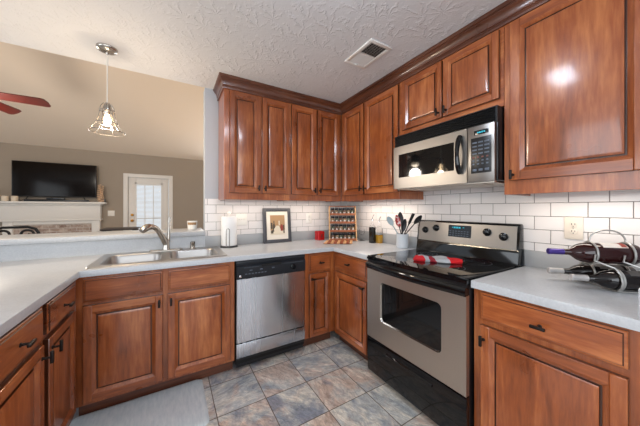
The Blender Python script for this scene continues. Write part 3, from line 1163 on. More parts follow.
tag(so, 'short nickel cylinder cap on the sink deck right of faucet', 'air gap')

# ------------------------------------------------------------------ ceiling vent, light, pendant
vt = thing('ceiling_vent', 'white rectangular ceiling air vent with louvres', 'vent', (-0.70, -1.190, CEIL))
mb = MB()
vx, vy = 0.100, 0.155
for a, b, c_, d in ((-vx, vx, -vy, -vy + 0.028), (-vx, vx, vy - 0.028, vy), (-vx, -vx + 0.028, -vy + 0.028, vy - 0.028), (vx - 0.028, vx, -vy + 0.028, vy - 0.028)):
    mb.box(a, b, c_, d, -0.010, -0.0005, 0.003)
mb.box(-vx + 0.028, vx - 0.028, -0.004, 0.004, -0.009, -0.001)
mb.build('frame', 'white', vt)
mb = MB()
mb.box(-vx + 0.026, vx - 0.026, -vy + 0.026, vy - 0.026, -0.0016, -0.0004)
mb.build('duct', 'gap', vt, smooth=0)
for side, ya, yb, ang in (('a', -vy + 0.030, -0.006, -1), ('b', 0.006, vy - 0.030, 1)):
    mb = MB()
    n = 9
    for k in range(n):
        y = ya + (yb - ya) * (k + 0.5) / n
        h = 0.0075
        mb.rings([[(x, y - ang * 0.005, -0.002), (x, y - ang * 0.005 + 0.0012, -0.002), (x, y + ang * 0.005 + 0.0012, -0.002 - h), (x, y + ang * 0.005, -0.002 - h)] for x in (-vx + 0.028, vx - 0.028)])
    mb.build('louvres', 'white', vt, smooth=0)
mb = MB()
mb.box(-0.012, 0.012, vy - 0.030, vy - 0.018, -0.018, -0.009, 0.002)
mb.build('damper_lever', 'white', vt)

# kitchen ceiling lamp, above and ahead of the viewer
cl = thing('ceiling_light', 'long white flush ceiling light over the kitchen floor', 'lamp', (-1.46, -1.84, CEIL))
cl.rotation_euler = (0, 0, 0)
MB().box(-0.22, 0.22, -0.15, 0.15, -0.025, -0.001, 0.006).build('housing', 'white', cl)
MB().box(-0.20, 0.20, -0.13, 0.13, -0.075, -0.025, 0.02).build('diffuser', 'diffuser', cl)

pd = thing('pendant_lamp', 'small pendant lamp with wire cage shade hanging over the sink ledge', 'lamp', (-2.365, -0.285, CEIL))
mb = MB()
mb.lathe([(0.062, -0.0005), (0.062, -0.010), (0.055, -0.020), (0.030, -0.030), (0.010, -0.036), (0.006, -0.048)], (0, 0, 0), 'Z', 28)
mb.build('canopy', 'nickel', pd)
MB().tube([(0, 0, -0.045), (0, 0, -0.40)], 0.0032, 8).build('cord', 'white_plastic', pd)
mb = MB()
mb.lathe([(0.008, -0.395), (0.016, -0.405), (0.020, -0.42), (0.020, -0.475), (0.017, -0.480)], (0, 0, 0), 'Z', 18)
mb.build('socket', 'nickel', pd)
mb = MB()
cprof = [(0.020, -0.400), (0.036, -0.425), (0.042, -0.455), (0.046, -0.500), (0.062, -0.545), (0.085, -0.585), (0.103, -0.607)]
for k in range(6):
    a = 2 * PI * (k + 0.3) / 6
    mb.tube([(r * math.cos(a), r * math.sin(a), z) for r, z in cprof], 0.0026, 6)
for r, z in (cprof[2], cprof[4], cprof[6]):
    mb.tube([(r * math.cos(2 * PI * k / 28), r * math.sin(2 * PI * k / 28), z) for k in range(28)], 0.0032, 6, closed=True)
mb.build('cage_shade', 'nickel', pd)
mb = MB()
mb.lathe([(0.012, -0.478), (0.014, -0.492), (0.022, -0.512), (0.024, -0.526), (0.020, -0.545), (0.012, -0.562), (0.001, -0.564)], (0, 0, 0), 'Z', 18)
mb.build('bulb', 'bulb', pd)
point('pendant_light', (-2.365, -0.285, CEIL - 0.62), 18, (1.0, 0.80, 0.56), 0.04)

# ------------------------------------------------------------------ outlets and switch plates
def plate(name, label, cat, loc, rotz, w, h, m, gangs=1, kind='outlet'):
    t = thing(name, label, cat, loc, rotz)
    p = MB().box(-w / 2, w / 2, -0.006, 0, -h / 2, h / 2, 0.003).build('cover_plate', m, t)
    for g in range(gangs):
        gx = (g - (gangs - 1) / 2) * 0.046
        if kind == 'outlet':
            for s in (-1, 1):
                r = MB()
                r.lathe([(0.0165, -0.006), (0.0165, -0.008), (0.015, -0.0085)], (gx, 0, s * 0.0195), 'Y', 18)
                ro = r.build('receptacle', m, t)
                sl = MB()
                sl.box(gx - 0.008, gx - 0.0055, -0.0092, -0.0082, s * 0.0195 - 0.001, s * 0.0195 + 0.008)
                sl.box(gx + 0.0055, gx + 0.008, -0.0092, -0.0082, s * 0.0195 - 0.001, s * 0.0195 + 0.008)
                sl.lathe([(0.0025, -0.0082), (0.0025, -0.0092)], (gx, 0, s * 0.0195 - 0.008), 'Y', 10)
                sl.build('slots', 'gap', ro, smooth=0)
        else:
            sw = MB()
            sw.box(gx - 0.005, gx + 0.005, -0.008, -0.005, -0.012, 0.012, 0.001)
            sw.prism([(-0.006, -0.006), (-0.018, 0.004), (-0.018, 0.009), (-0.006, 0.006)], 'YZ', gx - 0.0035, gx + 0.0035)
            sw.build('toggle', m, t)
    sc = MB()
    sc.lathe([(0.003, -0.006), (0.003, -0.0068)], (0, 0, 0), 'Y', 8)
    sc.build('screw', 'nickel', t)
    return t


plate('wall_outlet', 'ivory duplex outlet on white tile above the wine rack', 'outlet', (-0.0085, -2.142, 1.170), -PI / 2, 0.078, 0.125, 'ivory')
plate('switch_plate', 'white double switch plate on tile right of the paper towel', 'switch', (-1.347, -0.0085, 1.170), 0, 0.110, 0.118, 'white_plastic', 2, 'switch')
plate('wall_outlet', 'white outlet on back wall tile right of the framed picture', 'outlet', (-0.566, -0.0085, 1.168), 0, 0.076, 0.120, 'white_plastic')
plate('switch_plate', 'white double switch plate on taupe wall between mantel and door', 'switch', (-3.108, LY - 0.001, 1.172), 0, 0.116, 0.120, 'white_plastic', 2, 'switch')

# ------------------------------------------------------------------ things on the back counter
pt = thing('paper_towel_holder', 'white paper towel roll on black-based upright holder by the sink', 'paper towel', (-1.490, -0.118, CT))
MB().lathe([(0.080, 0.0), (0.080, 0.010), (0.074, 0.014), (0.01, 0.016)], (0, 0, 0), 'Z', 28).build('base', 'black', pt)
mb = MB()
mb.lathe([(0.020, 0.016), (0.068, 0.016), (0.0705, 0.02), (0.0705, 0.285), (0.068, 0.290), (0.020, 0.290), (0.020, 0.02)], (0, 0, 0), 'Z', 32, cap0=False, cap1=False)
mb.build('roll', 'paper', pt)
MB().lathe([(0.006, 0.014), (0.006, 0.310), (0.015, 0.314), (0.018, 0.324), (0.014, 0.334), (0.002, 0.337)], (0, 0, 0), 'Z', 16).build('rod', 'white_plastic', pt)
mb = MB()
mb.tube([(-0.040, -0.078, 0.010), (-0.040, -0.078, 0.165)] + arc((-0.026, -0.078, 0.165), 0.014, 180, 0, 8)[1:] + [(-0.012, -0.078, 0.010)], 0.0032, 8)
mb.build('tension_arm', 'nickel', pt)

fr_ = thing('framed_picture', 'framed still-life picture with charcoal frame leaning on the tile', 'picture', (-0.982, -0.085, CT))
FW, FH = 0.315, 0.372
TL = math.radians(-6)
mb = MB()
b_ = 0.036
mb.box(-FW / 2, -FW / 2 + b_, -0.010, 0.010, 0, FH, 0.003)
mb.box(FW / 2 - b_, FW / 2, -0.010, 0.010, 0, FH, 0.003)
mb.box(-FW / 2 + b_, FW / 2 - b_, -0.010, 0.010, 0, b_, 0.003)
mb.box(-FW / 2 + b_, FW / 2 - b_, -0.010, 0.010, FH - b_, FH, 0.003)
mb.box(-FW / 2 + 0.01, FW / 2 - 0.01, 0.004, 0.009, 0.01, FH - 0.01)
mb.build('frame', 'frame', fr_, loc=(0, 0, 0.0), rot=(TL, 0, 0))
mb = MB()
mb.box(-FW / 2 + b_ - 0.002, FW / 2 - b_ + 0.002, -0.003, 0.003, b_ - 0.002, FH - b_ + 0.002)
mb.build('mat_board', 'matboard', fr_, rot=(TL, 0, 0))
mb = MB()
ax0, ax1, az0, az1 = -0.080, 0.085, 0.085, 0.295
mb.box(ax0, ax1, -0.0042, -0.003, az0, az1, 0, 0)
mb.box(ax0, ax1, -0.0046, -0.004, az0, az0 + 0.05, 0, 1)
def flat(pts, y, mi): mb.prism(pts, 'XZ', y, y + 0.0004, mi)
flat([(-0.052, 0.12), (-0.028, 0.12), (-0.028, 0.19), (-0.034, 0.205), (-0.034, 0.235), (-0.044, 0.235), (-0.044, 0.205), (-0.052, 0.19)], -0.0052, 2)
flat([(-0.034, 0.095), (0.024, 0.095), (0.036, 0.135), (0.018, 0.180), (-0.012, 0.184), (-0.042, 0.145)], -0.0056, 1)
flat([(-0.074, 0.150), (-0.056, 0.150), (-0.056, 0.215), (-0.074, 0.215)], -0.0050, 2)
flat([(0.066, 0.10), (0.080, 0.10), (0.080, 0.19), (0.066, 0.19)], -0.0050, 2)
flat([(0.034, 0.125), (0.062, 0.125), (0.066, 0.175), (0.056, 0.195), (0.038, 0.195), (0.030, 0.17)], -0.0052, 3)
flat([(-0.074, 0.10), (-0.050, 0.10), (-0.046, 0.125), (-0.062, 0.14), (-0.076, 0.125)], -0.0054, 2)
flat([(0.014, 0.185), (0.026, 0.185), (0.026, 0.235), (0.014, 0.235)], -0.0050, 1)
mb.build('painting', ['art_bg', 'art_pale', 'art_dark', 'art_red'], fr_, rot=(TL, 0, 0), smooth=0)

rb = thing('candle_holder', 'small square red candle holder on counter beside spice rack', 'candle holder', (-0.474, -0.105, CT))
mb = MB()
mb.rings([rrect(-0.044 + d, 0.044 - d, -0.044 + d, 0.044 - d, 0.010, z, 3) for d, z in ((0.003, 0.0), (0, 0.004), (0, 0.098), (0.003, 0.102), (0.008, 0.100), (0.008, 0.012))], 0, True, True)
mb.build('box', 'red', rb)
mb = MB()
mb.prism([(-0.022, 0.02), (-0.006, 0.05), (-0.018, 0.085), (0.0, 0.066), (0.018, 0.085), (0.008, 0.05), (0.022, 0.02), (0.0, 0.038)], 'XZ', -0.0452, -0.0438)
mb.build('motif', 'red_dark', rb, smooth=0)

# spice rack: four stepped shelves, faces the room diagonally
FA = -YAW
def cpos(px, depth, z=CT):
    r = (px - 320) / 250.1 * depth
    return (-1.9677 + math.cos(YAW) * r + math.sin(YAW) * depth, -2.6243 - math.sin(YAW) * r + math.cos(YAW) * depth, z)


sr = thing('spice_rack', 'wooden tiered spice rack full of small jars in the counter corner', 'spice rack', cpos(343.2, 2.82), FA)
RW = 0.152
mb = MB()
for s in (-1, 1):
    mb.prism([(-0.010, 0.0), (0.13, 0.0), (0.165, 0.385), (0.125, 0.385)], 'YZ', s * RW - 0.006, s * RW + 0.006, bev=0.001)
mb.build('side_panels', 'cork_bamboo', sr)
tiers = []
for k in range(4):
    z = 0.016 + k * 0.094
    y = 0.018 + k * 0.034
    tiers.append((y, z))
    mb = MB()
    mb.box(-RW + 0.006, RW - 0.006, y - 0.024, y + 0.028, z - 0.010, z, 0.001)
    mb.box(-RW + 0.006, RW - 0.006, y - 0.028, y - 0.023, z - 0.012, z + 0.014, 0.001)
    mb.build('shelf', 'rack_wood', sr)
mb = MB()
mb.box(-RW - 0.006, RW + 0.006, 0.116, 0.170, 0.384, 0.394, 0.002)
mb.build('top_board', 'rack_wood', sr)
jar0 = None
names_row = ('bottom', 'second', 'third', 'top')
ordn = ('first', 'second', 'third', 'fourth', 'fifth', 'sixth')
srm = Matrix.Translation(sr.location) @ Matrix.Rotation(FA, 4, 'Z')
for k, (y, z) in enumerate(tiers):
    for q in range(6):
        p = srm @ Vector((-0.1145 + q * 0.0458, y + 0.002, z + 0.0005))
        lab = '%s jar from the left on the %s tier of the spice rack' % (ordn[q], names_row[k])
        spice = ('spice_a', 'spice_b', 'spice_c')[(q * 2 + k) % 3]
        j = thing('spice_jar', lab, 'jar', p, FA, 'dark-lidded jars in the spice rack')
        key = 'jar_' + spice
        if key not in bpy.data.meshes:
            b = MB().lathe([(0.018, 0), (0.0205, 0.003), (0.0205, 0.044), (0.017, 0.050)], (0, 0, 0), 'Z', 14).build('glass_body', spice, j)
            b.data.name = key
            MB().box(-0.009, 0.009, -0.0215, -0.019, 0.012, 0.026, 0.001).build('paper_label', 'label', j)
            jl = MB().lathe([(0.0195, 0.049), (0.0205, 0.052), (0.0205, 0.070), (0.018, 0.073)], (0, 0, 0), 'Z', 14).build('lid', 'lid', j)
            M[key] = j
        else:
            for ch in M[key].children:
                c_ = ch.copy()
                COL.objects.link(c_)
                c_.parent = j

tv = thing('trivet', 'striped wooden slat trivet lying flat in front of the spice rack', 'trivet', cpos(337.5, 2.66), FA)
for k in range(9):
    mb = MB()
    x = -0.130 + k * 0.0325
    mb.prism([(x - 0.014, -0.10), (x + 0.014, -0.10), (x + 0.044, 0.10), (x + 0.016, 0.10)], 'XY', 0.006, 0.018, bev=0.002)
    mb.build('slat', 'tan_wood' if k % 2 else 'cream_wood', tv)
mb = MB()
for y in (-0.07, 0.07):
    mb.box(-0.14 + y * 0.15, 0.148 + y * 0.15, y - 0.008, y + 0.008, 0.0, 0.007)
mb.build('cross_bar', 'rack_wood', tv)

gl = thing('glass_goblet', 'small clear glass goblet right of the spice rack', 'glass', cpos(361.8, 2.86), FA)
mb = MB()
mb.lathe([(0.030, 0.0), (0.030, 0.003), (0.006, 0.010), (0.005, 0.050), (0.022, 0.066), (0.032, 0.092), (0.030, 0.128), (0.0275, 0.128), (0.029, 0.094), (0.020, 0.071), (0.002, 0.064)], (0, 0, 0), 'Z', 22)
mb.build('bowl_and_stem', 'thin_glass', gl)


def oil_bottle(label, loc, liquid, fill, hbody, rad):
    t = thing('oil_bottle', label, 'bottle', loc)
    mb = MB()
    mb.rings([rrect(-rad + d, rad - d, -rad + d, rad - d, 0.010 if d < 0.008 else 0.006, z, 3) for d, z in ((0.002, 0), (0, 0.003), (0, fill))], 0)
    mb.build('filled_body', liquid, t)
    mb = MB()
    L = [rrect(-rad + 0.0005, rad - 0.0005, -rad + 0.0005, rad - 0.0005, 0.010, fill, 3), rrect(-rad + 0.0005, rad - 0.0005, -rad + 0.0005, rad - 0.0005, 0.010, max(hbody, fill + 0.001), 3)]
    rr = 0.011
    L.append([(rr * math.cos(math.radians(45 + 0) + 2 * PI * k / 16 - PI / 4), rr * math.sin(2 * PI * k / 16), hbody + 0.03) for k in range(16)])
    L.append([(rr * math.cos(2 * PI * k / 16), rr * math.sin(2 * PI * k / 16), hbody + 0.07) for k in range(16)])
    mb.rings(L, 0)
    mb.build('clear_neck', 'thin_glass', t)
    mb = MB()
    h = hbody + 0.07
    mb.lathe([(0.012, h), (0.012, h + 0.012), (0.006, h + 0.016)], (0, 0, 0), 'Z', 12)
    mb.tube([(0, 0, h + 0.01), (0.003, 0, h + 0.03), (0.012, -0.006, h + 0.055), (0.018, -0.010, h + 0.062)], [0.005, 0.004, 0.0035, 0.003], 8)
    mb.build('pour_spout', 'chrome', t)
    return t


oil_bottle('dark square vinegar bottle with steel pour spout left of utensil crock', cpos(372.3, 2.67), 'oil_dark', 0.165, 0.170, 0.028)
oil_bottle('square bottle part filled with golden oil beside the dark bottle', cpos(379.2, 2.66), 'oil_yellow', 0.085, 0.150, 0.029)

uc = thing('utensil_crock', 'pale grey-white crock holding the cooking utensils left of range', 'crock', cpos(402.3, 2.345), FA)
MB().lathe([(0.050, 0), (0.054, 0.003), (0.056, 0.01), (0.056, 0.120), (0.0575, 0.124), (0.0575, 0.130), (0.052, 0.130), (0.050, 0.012), (0.002, 0.010)], (0, 0, 0), 'Z', 30).build('vessel', 'ceramic', uc)
ucm = Matrix.Translation(uc.location) @ Matrix.Rotation(FA, 4, 'Z')
K = 2.345 / 250.1


def utensil(name, label, cat, foot, tip, build, hm):
    """foot and tip in the crock's frame; the head is built at the tip, local z along the handle"""
    a, b = ucm @ Vector(foot), ucm @ Vector(tip)
    t = thing(name, label, cat, a)
    d = (b - a)
    L = d.length
    q = Vector((0, 0, 1)).rotation_difference(d.normalized())
    # keep head broadside to the room
    t.rotation_euler = (q @ Matrix.Rotation(FA, 3, 'Z').to_quaternion()).to_euler()
    build(t, L)
    return t


def u_spoon(hm, w_, l_, hmat, slot=False):
    def f(t, L):
        MB().tube([(0, 0, 0), (0, 0, L - l_ * 0.9)], [0.006, 0.0045], 8).build('handle', hmat, t)
        mb = MB()
        loops = []
        for k in range(13):
            u = k / 12
            wd = w_ * math.sin(PI * (0.06 + 0.90 * u)) ** 0.7
            z = L - l_ + l_ * u
            sag = 0.010 * math.sin(PI * u)
            loops.append([(wd * s, sag * (1 - s * s) - 0.0015, z) for s in (-1, -0.5, 0, 0.5, 1)] + [(wd * s, sag * (1 - s * s) + 0.0015, z) for s in (1, 0.5, 0, -0.5, -1)])
        mb.rings(loops)
        mb.build('head', hm, t)
    return f


def u_turner(hm, w_, l_):
    def f(t, L):
        MB().tube([(0, 0, 0), (0, 0, L - l_)], [0.006, 0.005], 8).build('handle', 'utensil', t)
        mb = MB()
        mb.rings([[(-w_ * s, -0.002, L - l_ + h), (w_ * s, -0.002, L - l_ + h), (w_ * s, 0.002, L - l_ + h), (-w_ * s, 0.002, L - l_ + h)] for s, h in ((0.3, -0.01), (0.85, 0.02), (1.0, l_ * 0.95), (0.9, l_))])
        mb.build('blade', hm, t)
    return f


def P_(px, py, dy):
    dep = 2.345 + dy
    return ((px - 320) / 250.1 * dep - (402.3 - 320) * K, dy, 1.2828 - (py - 208.3) / 250.1 * dep - CT)


utensil('spoon', 'grey-blue spoon, leftmost utensil in the crock', 'spoon', (0.024, -0.004, 0.014), P_(387.6, 216.5, 0.0), u_spoon('spoon_grey', 0.027, 0.095, 'spoon_grey'), None)
utensil('spatula', 'mottled red and white spoon beside the grey-blue spoon in crock', 'spatula', (0.012, -0.022, 0.014), P_(396.3, 215.0, -0.040), u_spoon('red_white', 0.024, 0.12, 'utensil'), None)
utensil('ladle_spoon', 'tall black spoon leaning left at the middle of the crock', 'spoon', (0.014, 0.012, 0.014), P_(400, 212, 0.005), u_spoon('utensil', 0.026, 0.125, 'utensil'), None)
utensil('ladle_spoon', 'short black slotted spoon in front of the tall black spoon', 'spoon', (-0.020, 0.0, 0.014), P_(405.2, 219, -0.030), u_spoon('utensil', 0.024, 0.12, 'utensil'), None)
utensil('turner', 'upright black flat turner standing right of the black spoons', 'spatula', (-0.020, 0.028, 0.014), P_(413.6, 213.5, -0.075), u_turner('utensil', 0.014, 0.11), None)
utensil('turner', 'black spatula leaning far right out of the crock', 'spatula', (-0.034, 0.022, 0.040), P_(421.5, 215.5, -0.17), u_spoon('utensil', 0.024, 0.10, 'utensil'), None)

# cloth on the range
tw = MB()
NX, NY = 28, 14
p0 = Vector((-0.395, -1.560, 0.9225))
bm = bmesh.new()
top, bot = [], []
for i in range(NX + 1):
    rt, rb_ = [], []
    for j in range(NY + 1):
        u, v = i / NX * 2 - 1, j / NY * 2 - 1
        wv = 0.078 * (1 - 0.42 * max(0, u) ** 2 - 0.12 * (1 if u < -0.8 else 0)) * (1 + 0.08 * math.sin(5 * u))
        x, y = 0.150 * u, wv * v
        h = 0.010 + 0.022 * (1 - abs(v) ** 2.5) * (1 - abs(u) ** 4 * 0.8) * (0.75 + 0.25 * math.sin(7 * u + 2 * v)) + 0.004 * math.sin(9 * v + 4 * u)
        rt.append(bm.verts.new((x, y, h)))
        rb_.append(bm.verts.new((x * 0.97, y * 0.95, 0.001)))
    top.append(rt)
    bot.append(rb_)
for i in range(NX):
    for j in range(NY):
        bm.faces.new((top[i][j], top[i + 1][j], top[i + 1][j + 1], top[i][j + 1]))
        bm.faces.new((bot[i][j + 1], bot[i + 1][j + 1], bot[i + 1][j], bot[i][j]))
for i in range(NX):
    for j in (0, NY):
        a = (top[i][j], bot[i][j], bot[i + 1][j], top[i + 1][j])
        bm.faces.new(a if j == 0 else tuple(reversed(a)))
for j in range(NY):
    for i in (0, NX):
        a = (top[i][j], top[i][j + 1], bot[i][j + 1], bot[i][j])
        bm.faces.new(a if i == 0 else tuple(reversed(a)))
tw.merge(bm)
to = tw.build('dish_cloth', 'towel', loc=p0, rot=(0, 0, math.radians(-58)), smooth=60)
tag(to, 'folded red and white cloth lying on the black cooktop', 'cloth')

# ------------------------------------------------------------------ wine rack and bottles
DW_ = Vector((0.70, -0.714, 0)).normalized()
NW_ = Vector((0.714, 0.70, 0)).normalized()
b_tips = [('wine_bottle', 'red wine bottle with purple neck foil on top of the rack', Vector((-0.373, -2.139, 1.072)), 'wine_red', 'foil_purple', 'label'),
          ('wine_bottle', 'dark wine bottle with grey foil lying front low in rack', Vector((-0.378, -2.222, 0.964)), 'wine_black', 'foil_grey', 'label_dark'),
          ('wine_bottle', 'dark wine bottle lying low in the rack nearest the wall', Vector((-0.300, -2.118, 0.964)), 'wine_black', 'foil_grey', 'label_dark')]
for nm, lb, tip, gm, fm, lm in b_tips:
    t = thing(nm, lb, 'bottle', tip)
    BR = 1.14 if gm == 'wine_red' else 1.0
    MB().lathe([(0.0125, 0.0), (0.0150, 0.002), (0.0150, 0.014), (0.0142, 0.016), (0.0142, 0.062)], (0, 0, 0), seg=22, frame=DW_).build('neck_foil', fm, t)
    MB().lathe([(0.0138, 0.060), (0.0145, 0.080), (0.018, 0.092), (0.031 * BR, 0.112), (0.039 * BR, 0.134), (0.042 * BR, 0.158), (0.042 * BR, 0.322), (0.038 * BR, 0.332), (0.02, 0.334)], (0, 0, 0), seg=28, frame=DW_).build('glass_body', gm, t)
    # label: band over the upper half
    ax = DW_
    u = ax.cross(Vector((0, 0, 1))).normalized()
    v = Vector((0, 0, 1))
    mb = MB()
    loops = []
    for h in (0.195, 0.285):
        loops.append([ax * h + (u * math.cos(math.radians(a)) + v * math.sin(math.radians(a))) * (0.0424 * BR) for a in range(40, 176, 15)])
    mb.rings(loops, 0, False, False, closed=False)
    lo = mb.build('paper_label', lm, t, smooth=60)
    if lm == 'label':
        mb = MB()
        loops = []
        for h in (0.262, 0.283):
            loops.append([ax * h + (u * math.cos(math.radians(a)) + v * math.sin(math.radians(a))) * (0.0428 * BR) for a in range(45, 140, 12)])
        mb.rings(loops, 0, False, False, closed=False)
        mb.build('label_emblem', 'art_red', lo, smooth=60)

wr = thing('wine_rack', 'bent silver wire wine rack on the right-hand counter', 'wine rack', (-0.27, -2.28, CT))
mb = MB()
base = wr.location
b1, b2, b3 = [b[2] for b in b_tips]


def ring_at(c, h, r, z=None):
    c = c + DW_ * h
    return [c + (NW_ * math.cos(2 * PI * k / 28) + Vector((0, 0, 1)) * math.sin(2 * PI * k / 28)) * r - base for k in range(28)]


for tip, h0 in ((b1, 0.165), (b2, 0.165), (b3, 0.165), (b1, 0.298), (b2, 0.270), (b3, 0.298)):
    mb.tube(ring_at(tip, h0, 0.0525 if tip is b1 else 0.0465), 0.0044, 8, closed=True)
mb.build('bottle_rings', 'silver_wire', wr)
mb = MB()
for h in (0.155, 0.26):
    c1, c2, c3 = b1 + DW_ * h - base, b2 + DW_ * h - base, b3 + DW_ * h - base
    lo = Vector((0, 0, 1))
    # S-curved sides from the top ring to the feet
    for s, cc in ((-1, c2), (1, c3)):
        out_ = NW_ * s
        cpts = [c1 + out_ * 0.0525, c1 + out_ * 0.046 - lo * 0.03, cc + out_ * 0.012 + lo * 0.052, cc + out_ * 0.040 + lo * 0.030, cc + out_ * 0.050 - lo * 0.004, cc + out_ * 0.044 - lo * 0.028, Vector((cc.x, cc.y, 0)) + out_ * 0.026 + lo * 0.0046]
        mb.tube(cpts, 0.0042, 8)
for s, cc in ((-1, b2), (1, b3)):
    a = cc + DW_ * 0.155 - base
    b = cc + DW_ * 0.26 - base
    for p, q in ((a, b),):
        p1 = Vector((p.x, p.y, 0.0042)) + NW_ * s * 0.026
        q1 = Vector((q.x, q.y, 0.0042)) + NW_ * s * 0.026
        mb.tube([p1, q1], 0.0034, 8)
for h in (0.155, 0.26):
    a = b2 + DW_ * h - base
    b = b3 + DW_ * h - base
    mb.tube([Vector((a.x, a.y, 0.0042)) - NW_ * 0.026, Vector((b.x, b.y, 0.0042)) + NW_ * 0.026], 0.0034, 8)
mb.build('side_frames', 'silver_wire', wr)
mb = MB()
ha, hb_ = b1 + DW_ * 0.165 - base, b1 + DW_ * 0.298 - base
mid = (ha + hb_) / 2
hl = (hb_ - ha).length / 2
hp = []
for k in range(21):
    a = PI - PI * k / 20
    hp.append(mid + DW_ * (hl + 0.008 * math.sin(a)) * math.cos(a) + Vector((0, 0, 0.052 + 0.056 * math.sin(a))))
mb.tube(hp, 0.0036, 8)
mb.build('carry_handle', 'silver_wire', wr)

# ------------------------------------------------------------------ floor mat
mb = MB()
mb.rings([rrect(-2.490 + d, -1.768 - d, -1.010 + d, -0.552 - d, 0.035, z, 6) for d, z in ((0, 0.0), (0, 0.005), (0.010, 0.014), (0.018, 0.016))])
tag(mb.build('floor_mat', 'mat', smooth=40), 'pale blue-grey kitchen floor mat in front of the sink cabinet', 'mat')

# ------------------------------------------------------------------ cup on ledge
cj = thing('candle_jar', 'white jar candle with brown label standing on the bar ledge', 'candle', (-1.785, 0.20, 1.069))
MB().lathe([(0.036, 0), (0.040, 0.003), (0.046, 0.082), (0.046, 0.086), (0.043, 0.086), (0.038, 0.070), (0.002, 0.070)], (0, 0, 0), 'Z', 24).build('jar', 'white_plastic', cj)
mb = MB()
loops = []
for z, r in ((0.048, 0.0434), (0.074, 0.0459)):
    loops.append([(r * math.cos(math.radians(a)), r * math.sin(math.radians(a)), z) for a in range(200, 321, 10)])
mb.rings(loops, 0, False, False, closed=False)
mb.build('jar_label', 'art_bg', cj)

# ------------------------------------------------------------------ living room
# fireplace
fp = thing('fireplace', 'white fireplace mantel with whitewashed brick surround on the taupe wall', 'fireplace', (-3.95, LY, 0))
MB().box(-4.80, -3.175, LY - 0.25, LY - 0.001, 1.375, 1.415, 0.006).build('mantel_shelf', 'white', fp, world=True)
mb = MB()
mb.box(-4.72, -3.245, LY - 0.19, LY - 0.001, 1.345, 1.375, 0.004)
mb.box(-4.70, -3.265, LY - 0.15, LY - 0.001, 1.055, 1.345, 0.004)
mb.box(-4.72, -3.245, LY - 0.17, LY - 0.001, 1.030, 1.058, 0.006)
mb.build('frieze', 'white', fp, world=True)
for a, b in ((-4.66, -4.53), (-3.41, -3.28)):
    mb = MB()
    mb.box(a, b, LY - 0.13, LY - 0.001, 0.0, 1.03, 0.004)
    mb.box(a - 0.015, b + 0.015, LY - 0.145, LY - 0.001, 0.0, 0.14, 0.004)
    mb.build('pilaster', 'white', fp, world=True)
MB().box(-4.53, -3.41, LY - 0.12, LY - 0.001, 0.965, 1.03).build('inner_trim', 'white', fp, world=True, smooth=0)
mb = MB()
mb.box(-4.53, -3.41, LY - 0.09, LY - 0.001, 0.72, 0.965)
mb.box(-4.53, -4.33, LY - 0.09, LY - 0.001, 0.0, 0.72)
mb.box(-3.61, -3.41, LY - 0.09, LY - 0.001, 0.0, 0.72)
mb.build('brick_surround', 'brick', fp, world=True, smooth=0)
MB().box(-4.33, -3.61, LY - 0.02, LY - 0.001, 0.0, 0.72).build('firebox', 'gap', fp, world=True, smooth=0)

tvt = thing('television', 'large flat black television standing on the white mantel', 'television', (-3.935, LY - 0.12, 1.416))
mb = MB()
mb.box(-0.605, 0.605, -0.022, 0.022, 0.096, 0.772, 0.006)
mb.build('casing', 'black', tvt)
MB().box(-0.592, 0.592, -0.0245, -0.021, 0.112, 0.760).build('screen', 'tv', tvt, smooth=0)
for s in (-1, 1):
    mb = MB()
    mb.tube([(s * 0.40, 0.0, 0.10), (s * 0.42, -0.01, 0.05), (s * 0.50, -0.035, 0.006)], 0.007, 8)
    mb.tube([(s * 0.42, -0.01, 0.05), (s * 0.38, 0.05, 0.006)], 0.007, 8)
    mb.build('stand_foot', 'black', tvt)
sb = MB()
sb.box(-0.46, 0.46, -0.03, 0.03, 0.0, 0.042, 0.008)
tag(sb.build('soundbar', 'black', loc=(-3.90, LY - 0.19, 1.4155)), 'long low black soundbar on mantel under the television', 'soundbar')
rc = thing('media_box', 'small dark media box resting on the soundbar under the television', 'electronics', (-3.93, LY - 0.19, 1.458))
MB().box(-0.13, 0.13, -0.028, 0.028, 0.0, 0.036, 0.008).build('case', 'dark_panel', rc)
MB().box(-0.03, 0.03, -0.0295, -0.027, 0.012, 0.022).build('status_window', 'key', rc, smooth=0)

for lab, x in (('cream pillar candle at the left end of the mantel', -4.42), ('cream pillar candle closer to the television centre on mantel', -4.30)):
    t = thing('pillar_candle', lab, 'candle', (x - 0.18, LY - 0.19, 1.4155), 0, 'pillar candles on the mantel')
    MB().lathe([(0.044, 0), (0.046, 0.004), (0.046, 0.092), (0.042, 0.098), (0.02, 0.094)], (0, 0, 0), 'Z', 18).build('wax', 'candle', t)
    MB().tube([(0, 0, 0.09), (0.002, 0, 0.108)], 0.002, 6).build('wick', 'black', t)
st = thing('stacked_ornament', 'tall pale stacked ornament on the mantel right of television', 'ornament', (-3.262, LY - 0.15, 1.4155))
mb = MB()
random.seed(3)
for k in range(26):
    a = k * 2.2
    mb.sphere((0.034 * math.cos(a), 0.028 * math.sin(a), 0.026 + k * 0.0135), 0.030 - 0.0004 * k, 0, (1.15, 0.9, 0.6), 10)
mb.lathe([(0.035, 0), (0.035, 0.012), (0.012, 0.02), (0.010, 0.30)], (0, 0, 0), 'Z', 10)
mb.build('stack', 'shell', st)
sbx = MB().box(-0.028, 0.028, -0.02, 0.02, 0.0, 0.062, 0.004).build('speaker_box', 'black', loc=(-3.205, LY - 0.14, 1.4155))
tag(sbx, 'tiny black box at the right end of the mantel', 'box')
wv = MB()
wv.box(-0.045, 0.045, -0.03, 0.03, 0.0, 0.24, 0.006)
tag(wv.build('white_lantern', 'white', loc=(-4.735, LY - 0.17, 1.4155)), 'white block ornament at photo left edge of the mantel', 'ornament')

